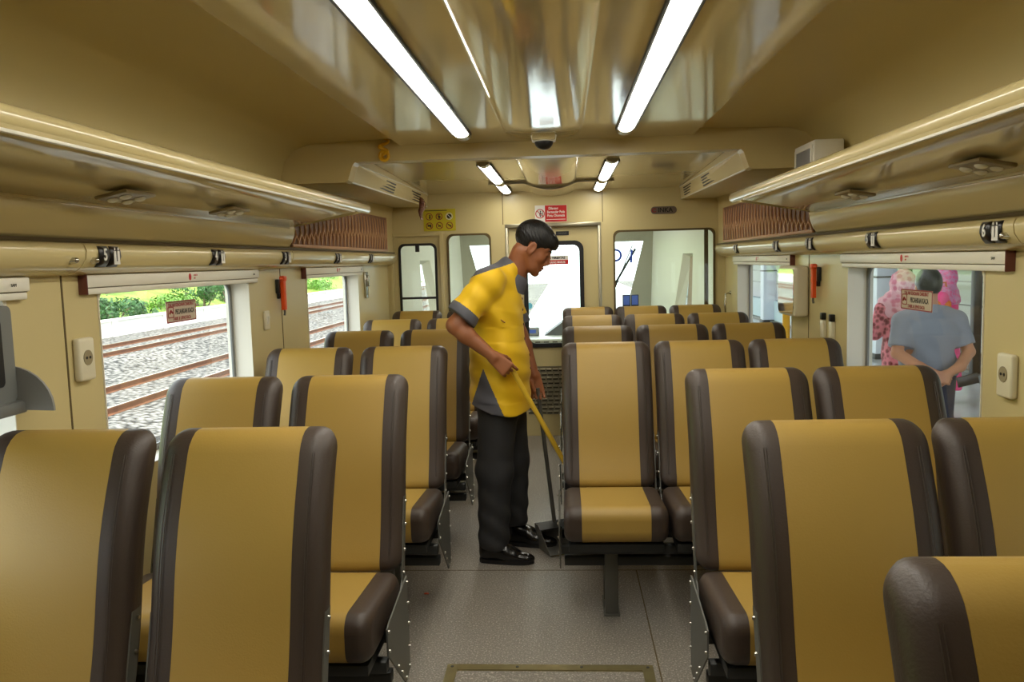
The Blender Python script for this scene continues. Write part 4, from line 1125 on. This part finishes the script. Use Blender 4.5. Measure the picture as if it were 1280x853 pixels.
# shoes
def shoe(heel, toe, nm):
    d = (toe - heel); L = np.linalg.norm(d); d /= L; up = A(0, 0, 1); sd = np.cross(up, d)
    s = SDF(np.minimum(heel, toe) - .08, np.maximum(heel, toe) + A(.08, .08, .17), .0032)
    at = lambda a, b_, c: heel + d * a * L + sd * b_ + up * c
    s.cone(at(.14, 0, .05), at(.14, 0, .10), .038, .042, .02); s.cone(at(.16, 0, .045), at(.45, 0, .05), .040, .044, .02)
    s.cone(at(.28, 0, .085), at(.62, 0, .045), .036, .034, .03); s.cone(at(.55, .0, .03), at(.86, .004, .026), .040, .030, .03, flat=((0, 0, 1), .8))
    s.cone(at(.8, .003, .026), at(.93, .004, .024), .030, .022, .02, flat=((0, 0, 1), .75))
    X, Y, Z = s.grid(); s.D = np.maximum(s.D, .018 - Z).astype(np.float32)
    P, F = s.mesh(2); o = pf_object('shoe', P, F, SHOE, person, loc=PL)
    so = MB(); n = 24; out = []
    for k in range(n):
        a = 2 * PI * k / n; x = .5 + .5 * math.cos(a); w = (.036 + .009 * math.sin(PI * min(1, x * 1.1))) * (1 if x < .75 else math.sqrt(max(.0, 1 - ((x - .75) / .25) ** 2)) * .9 + .1)
        out.append(at(x, w * (1 if math.sin(a) > 0 else -1) * min(1, abs(math.sin(a)) * 2.2), 0))
    so.loft([[Vector(p - A(*PL) + up * z) for p in out] for z in (.001, .02)]); so.done('sole', 'black', o, smooth=False)
    la = MB()
    for a in (.36, .43, .50): la.tube([Vector(at(a, q * .03, .118 - a * .08 - abs(q) * .016) - A(*PL)) for q in (-1, -.4, .4, 1)], .003, 5)
    la.done('laces', 'black', o)
shoe(A(-.375, 4.045, 0), A(-.095, 3.995, 0), 'near')
shoe(A(-.255, 4.30, 0), A(.015, 4.235, 0), 'far')

# broom and dustpan
bt_, tp_ = A(-.205, 3.925, 1.13), A(.36, 4.20, .06)
gp = A(-.165, 3.93, .995)
t = thing('broom', 'broom with a yellow stick held by the person in the yellow shirt', 'broom', loc=tuple(gp))
dirb = (A(.026, 3.99, .600) - A(-.165, 3.893, .985)); dirb /= np.linalg.norm(dirb)
q0 = A(-.165, 3.893, .985) - dirb * .05; q1 = A(-.165, 3.893, .985) + dirb * 1.0
MB().cyl(Vector(q0 - gp), Vector(q1 - gp), .0125, None, 14).done('broom_stick', mat('yellow_plastic_stick', (238, 196, 60), .35), t)
MB().box(Vector(q1 - gp + A(0, 0, -.01)), (.10, .26, .045), .012, rot=(0, 0, .4)).done('broom_head', 'black_pl', t)
br = MB(); rng = random.Random(1)
for k in range(120):
    c = q1 - gp + A(rng.uniform(-.04, .04), rng.uniform(-.11, .11), -.025); br.cyl(Vector(c), Vector(c + A(rng.uniform(-.02, .03), rng.uniform(-.02, .02), -(q1[2] - .03))), .0022, .0012, 4)
br.done('broom_bristles', mat('dark_bristles', (60, 48, 36), .8), t)
pb_ = A(.0, 4.27, .10); ptop = A(-.066, 4.222, .86)
t = thing('dustpan', 'grey long-handled dustpan standing beside the black shoes in the aisle', 'dustpan', loc=(.03, 4.24, 0))
o_ = A(.03, 4.24, 0)
MB().cyl(Vector(ptop - o_), Vector(pb_ + A(.006, .0, .03) - o_), .0105, None, 12).done('dustpan_pole', 'steel', t)
pan = MB()
W = .12
sidep = [(0, .004), (.19, .004), (.03, .125), (-.01, .12)]
def pt(a, w, z): # a along the mouth direction, w sideways
    d = A(.42, -.91, 0); sdv = A(.91, .42, 0); c = A(.015, 4.30, 0)
    return Vector(c + d * a + sdv * w + A(0, 0, z) - o_)
for w in (-W, W): pan.loft([[pt(a, w, z) for a, z in sidep], [pt(a, w * .97, z) for a, z in sidep]])
pan.loft([[pt(-.008, -W, .004), pt(.19, -W, .004), pt(.19, W, .004), pt(-.008, W, .004)], [pt(-.008, -W, .009), pt(.19, -W, .007), pt(.19, W, .007), pt(-.008, W, .009)]])
pan.loft([[pt(-.012, -W, .004), pt(-.012, W, .004), pt(-.012, W, .125), pt(-.012, -W, .125)], [pt(-.006, -W, .004), pt(-.006, W, .004), pt(-.006, W, .125), pt(-.006, -W, .125)]])
pan.done('dustpan_tray', mat('grey_metal_tray', (120, 118, 112), .35, metal=.4), t, smooth=False)
hd = MB().loft([[pt(-.005, -W, .12), pt(-.005, W, .12), pt(.06, W, .10), pt(.06, -W, .10)], [pt(-.005, -W, .126), pt(-.005, W, .126), pt(.06, W, .106), pt(.06, -W, .106)]])
hd.done('dustpan_hood', 'steel_dark', t, smooth=False)
MB().tube([pt(.19, -W, .006), pt(.19, W, .006)], .004, 6).done('dustpan_lip', 'chrome', t)

# ================================================================ PEOPLE ON THE PLATFORM
PZ = -.2
def face_bits(s, c, R, k=1.0):
    f = lambda x, y, z: c + R @ (A(x, y, z) * k)
    s.ell(f(-.01, 0, .03), (.10 * k, .078 * k, .105 * k), .02, R); s.ell(f(.04, 0, -.05), (.055 * k, .06 * k, .08 * k), .02, R)
    s.cone(f(.085, 0, .01), f(.112, 0, -.03), .010 * k, .013 * k, .01); s.ell(f(.085, 0, -.10), (.02 * k, .022 * k, .018 * k), .012, R)
    s.ell(f(.088, 0, -.065), (.014 * k, .026 * k, .010 * k), .006, R)
    for q in (-1, 1):
        s.ell(f(-.01, q * .08, -.005), (.022 * k, .011 * k, .034 * k), .006, R); s.cone(f(.082, q * .012, .022), f(.068, q * .046, .024), .010 * k, .010 * k, .01)
def rotz(a): return np.array([[math.cos(a), -math.sin(a), 0], [math.sin(a), math.cos(a), 0], [0, 0, 1]])
SKIN2 = mat('tan_skin', (196, 140, 108), .5)
# man in grey T-shirt, back to the train
O = A(2.76, 6.2, PZ); R = rotz(math.radians(72))          # he looks away along +y, a little to the right
man = thing('person', 'man in grey T-shirt seen from behind with hands clasped behind his back', 'person', 'people on the platform', tuple(O))
G = lambda x, y, z: O + A(x, y, z)                         # x to the right, y away from the camera
s = SDF(O + A(-.42, -.36, -.02), O + A(.42, .34, 1.62), .0065)
face_bits(s, G(0, .03, 1.455), R, .98)
s.cone(G(0, .0, 1.22), G(0, .02, 1.40), .062, .058, .03)
s.cone(G(0, 0, .85), G(0, 0, 1.18), .12, .12, .05, flat=((1, 0, 0), 1.35))
for q in (-1, 1):
    s.cone(G(0, 0, 1.22), G(q * .185, -.0, 1.20), .07, .058, .03)
    s.chain([G(q * .195, 0, 1.20), G(q * .255, -.07, .975), G(q * .14, -.19, .885), G(q * .03, -.225, .835)], [.052, .042, .037, .027], .015)
    s.chain([G(q * .095, 0, .82), G(q * .10, .01, .45), G(q * .10, .0, .08)], [.09, .06, .045], .03)
    s.cone(G(q * .10, -.03, .035), G(q * .12, .16, .03), .035, .03, .02)
hand(s, G(.04, -.225, .835), A(-.7, -.1, -.35), A(.1, .9, -.2), (.5, .5, .5, .5), .95)
hand(s, G(-.04, -.235, .83), A(.75, -.05, -.25), A(-.1, .9, -.2), (.8, .8, .8, .7), .95)
P, F = s.mesh(2); pf_object('body', P, F, SKIN2, man, loc=tuple(O))
h = SDF(O + A(-.16, -.16, 1.36), O + A(.16, .2, 1.66), .006)
h.ell(G(-.002, .02, 1.485), (.088, .115, .112), 0)
X, Y, Z = h.grid(); h.D = np.maximum(h.D, np.where(Y > O[1] + .09, O[2] + 1.53 - Z, O[2] + 1.405 - Z)).astype(np.float32)
P, F = h.mesh(1); pf_object('hair', P, F, HAIR, man, loc=tuple(O))
t = SDF(O + A(-.4, -.3, .7), O + A(.4, .3, 1.34), .007)
t.cone(G(0, 0, .84), G(0, 0, 1.12), .145, .145, .04, flat=((1, 0, 0), 1.42)); t.cone(G(0, 0, 1.12), G(0, .0, 1.21), .145, .085, .05, flat=((1, 0, 0), 1.65)); t.cone(G(0, 0, 1.2), G(0, .005, 1.28), .09, .07, .03); t.cone(G(-.1, 0, 1.232), G(.1, 0, 1.232), .078, .078, .03); t.ell(G(0, -.02, 1.245), (.12, .095, .07), .03)
for q in (-1, 1):
    t.cone(G(q * .09, 0, 1.235), G(q * .19, 0, 1.205), .06, .07, .04); t.cone(G(q * .195, 0, 1.20), G(q * .245, -.055, 1.0), .070, .068, .03)
    X, Y, Z = t.grid(); d = A(.05 * q, -.055, -.2); d /= np.linalg.norm(d); c1 = G(q * .24, -.05, 1.02)
    tt = (X - c1[0]) * d[0] + (Y - c1[1]) * d[1] + (Z - c1[2]) * d[2]
    t.D = np.where(np.sqrt((X - c1[0]) ** 2 + (Y - c1[1]) ** 2 + (Z - c1[2]) ** 2) < .11, np.maximum(t.D, tt), t.D).astype(np.float32)
t.D = np.maximum(t.D, O[2] + .80 - Z).astype(np.float32)
t.D = (t.D + .005 * np.sin(X * 40 + Z * 30) * np.clip((O[2] + 1.15 - Z) / .2, .1, 1)).astype(np.float32)
P, F = t.mesh(2); pf_object('t_shirt', P, F, mat('grey_t_shirt', (140, 146, 158), .75, bump=.04, bscale=200), man, loc=tuple(O))
t = SDF(O + A(-.3, -.25, .0), O + A(.3, .25, 1.0), .01)
t.cone(G(0, 0, .84), G(0, 0, .80), .125, .125, .03, flat=((1, 0, 0), 1.35))
for q in (-1, 1): t.chain([G(q * .09, 0, .78), G(q * .105, .01, .45), G(q * .105, 0, .10)], [.105, .08, .07], .03)
P, F = t.mesh(2); pf_object('trousers', P, F, mat('dark_blue_trousers', (48, 50, 66), .7), man, loc=tuple(O))
for q in (-1, 1):
    sh = MB(); sh.loft([[(q * .11 + w * math.cos(a), .06 + l * math.sin(a), z) for a in np.linspace(0, 2 * PI, 17)[:-1]] for z, w, l in ((.001, .05, .13), (.03, .05, .13), (.06, .045, .11), (.085, .03, .06))]); sh.done('shoe', SHOE, man)
o = MB().box((0, 0, 0), (.075, .012, .15), .005, rot=(.1, 1.35, .15)).done('mobile_phone', 'black_pl'); o.location = tuple(G(.15, -.285, .80)); tag(o, 'black phone held behind the back of the man in the grey T-shirt', 'phone')

def robed(O, label, yaw, H, dress, scarf, arm_pts, hem_r, seed, loc_patterns=None):
    t0 = thing('person', label, 'person', 'people on the platform', tuple(O))
    R = rotz(yaw); G = lambda x, y, z: O + R @ A(x, y, z)
    s = SDF(O + A(-.42, -.42, -.02), O + A(.42, .42, H + .06), .0085)
    face_bits(s, G(.02, 0, H - .135), R, .93)
    s.cone(G(0, 0, .9), G(0, 0, H - .2), .08, .055, .03)
    for q in (-1, 1):
        a = [G(*(p[0], q * p[1], p[2])) for p in arm_pts]; s.chain(a, [.045, .038, .026], .02)
        d = a[2] - a[1]; hand(s, a[2], d, R @ A(0, -q, -.2), (.5, .5, .5, .5), .9)
        s.chain([G(0, q * .08, .8), G(.0, q * .085, .06)], [.08, .042], .02); s.cone(G(-.03, q * .085, .03), G(.12, q * .095, .025), .032, .026, .02)
    P, F = s.mesh(2); pf_object('body', P, F, SKIN2, t0, loc=tuple(O))
    d = SDF(O + A(-.45, -.45, .05), O + A(.45, .45, H), .0095)
    d.cone(G(0, 0, .16), G(0, 0, .80), hem_r, .15, .04, flat=((0, 1, 0), 1.2) if yaw == 0 else None); d.cone(G(0, 0, .80), G(0, 0, H - .34), .16, .14, .05); d.cone(G(0, -.13, H - .29), G(0, .13, H - .29), .075, .075, .05) if False else None
    for q in (-1, 1):
        a = [G(*(p[0], q * p[1], p[2])) for p in arm_pts]; d.cone(G(0, 0, H - .28), a[0], .09, .07, .05); d.chain([a[0], a[1], a[1] * .25 + a[2] * .75], [.068, .06, .056], .025)
    X, Y, Z = d.grid(); ang = np.arctan2(Y - O[1], X - O[0])
    d.D = (d.D + .010 * np.sin(ang * 9 + Z * 3) * np.clip((O[2] + .85 - Z) / .5, 0, 1)).astype(np.float32); d.D = np.maximum(d.D, O[2] + .15 - Z).astype(np.float32)
    P, F = d.mesh(2); pf_object('dress', P, F, dress, t0, loc=tuple(O))
    k = SDF(O + A(-.34, -.34, H - .6), O + A(.34, .34, H + .06), .008)
    k.ell(G(-.015, 0, H - .105), (.118, .104, .125), 0, R); k.cone(G(-.01, 0, H - .18), G(0, 0, H - .32), .10, .17, .05); k.cone(G(.0, -.12, H - .31), G(.0, .12, H - .31), .10, .10, .06); k.cone(G(.05, 0, H - .3), G(.07, 0, H - .46), .13, .12, .05)
    k.ell(G(.115, 0, H - .135), (.06, .068, .088), .015, R, sub=True)
    X, Y, Z = k.grid(); k.D = np.maximum(k.D, O[2] + H - .50 - Z).astype(np.float32)
    k.D = (k.D + .004 * np.sin(X * 50 + Z * 60) + .004 * np.sin(Y * 55 - Z * 40)).astype(np.float32)
    P, F = k.mesh(1); pf_object('headscarf', P, F, scarf, t0, loc=tuple(O))
    for q in (-1, 1):
        o = MB(); o.loft([[Vector(R @ A(.04 + .13 * math.cos(a), q * .09 + .045 * math.sin(a), z)) for a in np.linspace(0, 2 * PI, 17)[:-1]] for z in (.001, .022)])
        o.tube([Vector(R @ A(.07, q * .09 + y, .03 + .04 * (1 - abs(y) / .045))) for y in (-.045, -.02, .02, .045)], .010, 6); o.done('sandal', mat('pink_sandal', (206, 130, 130), .5), t0)
    return t0
def pattern(name, c1, c2, sc):
    m = mat(name, c1, .7); nt = m.node_tree; b = nt.nodes['Principled BSDF']
    v = nt.nodes.new('ShaderNodeTexVoronoi'); v.inputs['Scale'].default_value = sc; r = nt.nodes.new('ShaderNodeValToRGB')
    r.color_ramp.elements[0].color = lin(*c1); r.color_ramp.elements[1].color = lin(*c2); r.color_ramp.elements[0].position = .35; r.color_ramp.elements[1].position = .6
    tc = nt.nodes.new('ShaderNodeTexCoord'); nt.links.new(tc.outputs['Object'], v.inputs['Vector']); nt.links.new(v.outputs['Distance'], r.inputs[0]); nt.links.new(r.outputs[0], b.inputs['Base Color']); return m
robed(A(4.34, 9.5, PZ), 'person in bright pink dress and pink headscarf standing on the platform', math.radians(150), 1.52, mat('pink_dress', (240, 74, 140), .7, bump=.08, bscale=30), pattern('pink_headscarf', (236, 110, 160), (222, 150, 190), 28), [(0, .17, 1.2), (.06, .21, .95), (.22, .12, .86)], .20, 1)
robed(A(3.12, 7.6, PZ), 'person in red patterned dress and pale pink headscarf left of the grey T-shirt', math.radians(95), 1.54, pattern('red_patterned_dress', (120, 22, 34), (216, 120, 130), 22), pattern('pale_pink_headscarf', (206, 120, 140), (222, 168, 176), 20), [(0, .17, 1.2), (.05, .22, .98), (.20, .16, .98)], .20, 2)
t = thing('shoulder_bag', 'orange bag between the two headscarf wearers on the platform', 'bag', loc=(4.19, 9.36, PZ))
MB().box((0, 0, 1.0), (.30, .14, .34), .04, seg=3).done('bag_body', mat('orange_bag', (236, 120, 20), .5), t)
MB().tube([(-.13, 0, 1.15), (-.10, .0, 1.36), (.10, .0, 1.36), (.13, 0, 1.15)], .012, 6).done('bag_strap', mat('orange_strap', (200, 96, 20), .5), t)

# ================================================================ OUTSIDE, RIGHT: THE PLATFORM
M['conc'] = mat('pale_platform_tiles', (176, 176, 176), .25, var=.05, vscale=2)
struct(MB().box2((1.62, -12, -1.0), (5.6, 46, PZ)).done('platform', 'conc', smooth=False))
struct(MB().box2((1.62, -12, 2.9), (15, 46, 3.05)).done('shade_canopy', mat('shade_canopy_underside', (190, 192, 190), .6), smooth=False))  # unseen roof, widened over the tracks to keep sky light off the platform
t = thing('glazed_screen', 'glazed platform screen with dark posts behind the people', 'screen wall', loc=(5.42, 11, PZ))
MB().box2((-.05, -7.0, 0), (.05, 2.2, .10)).done('bottom_rail', 'black_pl', t, smooth=False)
for y in (-6.9, -3.9, 0.0, 2.15): MB().box2((-.05, y - .05, .0), (.05, y + .05, 3.1), .005).done('post', 'black_pl', t)
MB().box2((-.006, -7, .1), (.006, 2.2, 3.0)).done('glass_panel', 'glass', t, smooth=False)
for y, lab in ((13.55, 'white square column on the platform left of the headscarf wearers'), (21.0, 'grey column standing far along the platform by the low wall')):
    t = thing('platform_column', lab, 'column', 'platform columns', (5.2, y, PZ))
    MB().box2((-.16, -.16, 0), (.16, .16, 3.1), .01).done('column_shaft', mat('white_column_paint', (212, 218, 228), .5), t); MB().box2((-.18, -.18, 0), (.18, .18, .09), .01).done('column_plinth', 'steel_dark', t)
    MB().box2((-.17, -.17, 1.3), (.17, .17, 1.33), .004).done('column_band', 'steel', t)
struct(MB().box2((5.3, 13.8, PZ), (5.45, 46, .36)).done('parapet', mat('pale_blue_grey_wall', (178, 196, 204), .6), smooth=False))
struct(MB().box2((5.2, 13.8, PZ), (5.3, 46, PZ + .07)).done('parapet_base', 'steel', smooth=False))
t = thing('yellow_pole', 'yellow painted pole on the platform beside the wall mirror', 'pole', loc=(2.19, 7.95, PZ))
MB().cyl((0, 0, 0), (0, 0, 3.1), .035, None, 16).done('pole_shaft', mat('yellow_paint', (226, 168, 16), .4), t); MB().cyl((0, 0, 0), (0, 0, .02), .09, None, 20).done('pole_base', 'steel', t)
t = thing('white_shed', 'long white shed far beyond the platform wall', 'building', loc=(9.5, 30, -1))
m = MB()
m.box2((0, -12, 0), (4, 20, 4.2))
m.done('shed_wall', mat('white_shed_cladding', (235, 238, 238), .6), t, smooth=False)
m = MB()
for z in (1.2, 1.75, 2.1, 2.5): m.box2((-.03, -12, z), (0, 20, z + .03))
m.done('shed_rails', 'grey_pl', t, smooth=False)

# ================================================================ OUTSIDE, LEFT AND FAR RIGHT: TRACKS AND GREENERY
def ballast_mat():
    m = bpy.data.materials.new('grey_ballast'); m.use_nodes = True
    nt = m.node_tree; b = nt.nodes['Principled BSDF']; tc = nt.nodes.new('ShaderNodeTexCoord')
    v = nt.nodes.new('ShaderNodeTexVoronoi'); v.inputs['Scale'].default_value = 9; n = nt.nodes.new('ShaderNodeTexNoise'); n.inputs['Scale'].default_value = .7
    r = nt.nodes.new('ShaderNodeValToRGB'); r.color_ramp.elements[0].color = lin(190, 186, 176); r.color_ramp.elements[1].color = lin(48, 46, 42); r.color_ramp.elements[0].position = .15; r.color_ramp.elements[1].position = .75
    mx = nt.nodes.new('ShaderNodeMixRGB'); mx.blend_type = 'MULTIPLY'; mx.inputs[0].default_value = .6
    nt.links.new(tc.outputs['Object'], v.inputs['Vector']); nt.links.new(tc.outputs['Object'], n.inputs['Vector']); nt.links.new(v.outputs['Distance'], r.inputs[0])
    nt.links.new(r.outputs[0], mx.inputs[1]); nt.links.new(n.outputs['Fac'], mx.inputs[2]); nt.links.new(mx.outputs[0], b.inputs['Base Color']); b.inputs['Roughness'].default_value = .9
    bp = nt.nodes.new('ShaderNodeBump'); bp.inputs['Strength'].default_value = 1; bp.inputs['Distance'].default_value = .06; nt.links.new(v.outputs['Distance'], bp.inputs['Height']); nt.links.new(bp.outputs[0], b.inputs['Normal'])
    return m
BAL = ballast_mat(); M['bal'] = BAL
GZ = -.95
g = MB()
prof = [(-60, GZ), (-15.4, GZ), (-14.6, GZ + .10), (-12.2, GZ + .10), (-11.3, GZ - .05), (-10.2, GZ - .05), (-9.5, GZ + .10), (-6.9, GZ + .10), (-6.0, GZ - .05), (-1.6, GZ - .05)]
g.loft([[(x, y, z) for x, z in prof] for y in (-15, 10, 40, 90)], close=False, caps=False)
g.loft([[(5.6, y, GZ), (60, y, GZ)] for y in (-15, 90)], close=False, caps=False)
o = g.done('ground', BAL, smooth=False); struct(o)
RUST = mat('rusty_steel_rail', (128, 84, 56), .55, metal=.2, var=.2, vscale=3)
def rail(x, zt, label):
    t = thing('railway_rail', label, 'rail', 'railway rails', (x, 0, zt))
    MB().prism([(-.06, -.13), (.06, -.13), (.06, -.118), (.012, -.10), (.012, -.035), (.035, -.028), (.035, 0), (-.035, 0), (-.035, -.028), (-.012, -.035), (-.012, -.10), (-.06, -.118)], 'y', -12, 85).done('rail_profile', RUST, t, smooth=False)
    MB().box2((-.030, -12, 0), (.030, 85, .002)).done('rail_head', 'alu', t, smooth=False)
for x, lab in ((-7.5, 'nearest rusty rail of the near track outside the left windows'), (-8.9, 'farther rail of the near track outside the left windows'), (-12.75, 'nearer rail of the far track by the white boundary wall'), (-14.1, 'farthest rail, just before the white boundary wall')):
    rail(x, -.78 + .055, lab)
for x, lab in ((8.2, 'nearer rail seen through the glazed platform screen'), (9.3, 'farther rail seen through the glazed platform screen')): rail(x, GZ + .16, lab)
CONC = mat('concrete_sleeper', (196, 190, 178), .8)
def sleepers(x0, x1, zt, n, lab):
    m = MB()
    for k in range(n): m.box2((x0 - .35, 3 + k * .62, zt - .2), (x1 + .35, 3.24 + k * .62, zt - .13), .02, seg=1)
    o = m.done('railway_sleepers', CONC, smooth=False); o['kind'] = 'stuff'; tag(o, lab, 'sleepers')
sleepers(-8.9, -7.5, -.73, 100, 'concrete sleepers half sunk in the ballast of the near left track')
sleepers(-14.1, -12.75, -.73, 100, 'concrete sleepers half sunk in the ballast of the far left track')
w = MB().box2((-17.3, -12, GZ), (-17.1, 85, -.34)); w.box2((-17.36, -12, -.36), (-17.04, 85, -.28), .01)
for k in range(24): w.box2((-17.08, -10 + k * 4, GZ), (-16.98, -9.8 + k * 4, -.34))
tag(w.done('boundary_wall', mat('white_concrete_wall', (232, 232, 224), .7, var=.06, vscale=1.2), smooth=False), 'long low white concrete wall beyond the left tracks', 'wall')
# green bank
def grass_mat():
    m = mat('sunlit_grass', (130, 160, 62), .9, var=.35, vscale=1.3, bump=.6, bscale=6); return m
hb = MB(); rng = random.Random(5)
xs_ = [-17.6, -20, -23, -27, -32, -40, -60]; zs_ = [-.9, -.45, .5, 1.8, 3.6, 6.5, 13]
hb.loft([[(x + rng.uniform(-.3, .3), y, z + rng.uniform(-.25, .25)) for x, z in zip(xs_, zs_)] for y in range(-12, 110, 3)], close=False, caps=False)
o = hb.done('grass_bank', grass_mat()); struct(o); o['label'] = 'sunlit green bank beyond the white wall'
hb = MB(); hb.loft([[(x, y, z) for x, z in ((10.6, GZ + .2), (13, .3), (17, 1.3), (30, 5))] for y in (-10, 90)], close=False, caps=False)
o = hb.done('rock_bank', mat('grey_rock_bank', (150, 148, 140), .9, var=.4, vscale=1.2, bump=1, bscale=3)); struct(o); o['label'] = 'grey rocky bank beyond the platform'
hb = MB(); hb.loft([[(x, y, z) for x, z in ((17.2, 1.2), (20, 2.2), (60, 9))] for y in (-10, 90)], close=False, caps=False)
o = hb.done('grass_slope', grass_mat()); struct(o); o['label'] = 'green slope above the rocks'
LEAF = [mat('bright_green_leaves', (96, 140, 48), .6, var=.3, vscale=6), mat('dark_green_leaves', (52, 96, 46), .6, var=.3, vscale=6)]
BARK = mat('grey_brown_bark', (110, 92, 74), .9)
def tree(x, y, z, h, w, k, label, seed, n=2600, trunk=True):
    rng = random.Random(seed); t = thing('tree' if trunk else 'bush', label, 'tree' if trunk else 'bush', 'trees beyond the tracks' if trunk else 'bushes beyond the tracks', (x, y, z))
    V, Fc = [], []
    cl = [(rng.uniform(-.6, .6) * w, rng.uniform(-.6, .6) * w, h * rng.uniform(.12, .9), rng.uniform(.25, .5) * w) for _ in range(12)] if trunk else [(rng.uniform(-.7, .7) * w, rng.uniform(-.7, .7) * w, h * rng.uniform(.2, .75), rng.uniform(.3, .5) * w) for _ in range(9)]
    for i in range(n):
        cx, cy, cz, r = cl[i % len(cl)]
        d = Vector((rng.gauss(0, 1), rng.gauss(0, 1), rng.gauss(0, 1))).normalized(); p = Vector((cx, cy, cz)) + d * r * rng.uniform(.55, 1.05)
        u = d.orthogonal().normalized(); u.rotate(Matrix.Rotation(rng.uniform(0, 6.3), 3, d)); v = d.cross(u); v = (v + d * rng.uniform(-.8, .8)).normalized(); a = rng.uniform(.05, .10) * (1 + .08 * h)
        b0 = len(V); V += [p - u * a, p + v * a * .55, p + u * a, p - v * a * .55]; Fc.append((b0, b0 + 1, b0 + 2, b0 + 3))
    me = bpy.data.meshes.new('crown'); me.from_pydata([tuple(q) for q in V], [], Fc); me.materials.append(LEAF[k]); o = bpy.data.objects.new('crown', me); COL.objects.link(o); o.parent = t
    m = MB()
    if trunk:
        m.tube([(0, 0, -.6), (.08 * w, 0, h * .3), (.0, .06 * w, h * .75)], [.13 * h / 4, .09 * h / 4, .04], 8)
    for q in range(5):
        cx, cy, cz, r = cl[q]; m.tube([(0, 0, h * (.25 if trunk else -.15)), (cx * .6, cy * .6, cz * .7), (cx, cy, cz)], [.05, .035, .015], 6)
    m.done('trunk' if trunk else 'stems', BARK, t)
tree(-24.5, 54.0, -.2, 5.4, 2.3, 1, 'dark green leafy tree at the right of the left track window', 1, 3200)
tree(-24.0, 47.0, -.1, 3.3, 1.7, 1, 'dark green lower tree in front of the taller dark tree', 2, 4200)
tree(-25.5, 41.5, .4, 4.6, 1.5, 0, 'light green tree left of the break-glass sticker, behind the bushes', 3)
tree(-23.0, 39.8, -.0, 4.4, 1.5, 0, 'light green slender tree at the left edge of the track window', 4)
tree(-24.0, 80.0, .2, 5.0, 2.6, 0, 'light green tree seen through the far left window', 5)
tree(-22.5, 92.0, -.2, 4.0, 2.4, 1, 'dark green tree farthest down the line', 6)
for i, (x, y, h, w, k, lab) in enumerate(((-19.0, 33.6, 1.1, 1.0, 1, 'dark bush behind the white wall at the left of the track window'), (-19.2, 36.2, .9, 1.0, 1, 'second dark bush from the left behind the white wall'), (-19.4, 39.2, .9, 1.1, 0, 'light bush behind the white wall beside the sticker'), (-19.9, 44.2, 2.1, 1.4, 1, 'tall dark bush behind the white wall right of the break-glass sticker'), (-20.2, 48.4, 2.3, 1.6, 1, 'tall dark bush behind the white wall by the far window edge'), (-20, 66.0, 1.3, 1.5, 0, 'light bush along the far stretch of the white wall'))):
    tree(x, y, -.7, h, w, k, lab, 20 + i, 1300, False)
for i, (x, y) in enumerate(((-16.6, 26.6), (-16.6, 44.0), (-16.6, 62.0))):
    t = thing('line_post', ('thin pale line post at the left edge of the track window', 'thin pale line post before the dark trees', 'thin pale line post seen through the far left window')[i], 'post', 'line posts', (x, y, GZ))
    MB().cyl((0, 0, 0), (0, 0, 1.5), .035, .025, 8).done('post_shaft', 'grey_pl', t); MB().tube([(0, 0, 1.5), (.1, 0, 1.62), (.25, 0, 1.6)], .02, 6).done('post_arm', 'grey_pl', t)

o = MB().loft([[(.012 * math.cos(a) * q, .008 * math.sin(a) * q, z) for a in np.linspace(0, 2 * PI, 8)[:-1]] for z, q in ((.0005, 1), (.004, .9), (.006, .3))]).done('paper_scrap', mat('orange_scrap', (214, 84, 44), .6), loc=(-.58, 3.62, 0))
tag(o, 'tiny orange scrap lying on the aisle floor beside the left seats', 'litter')
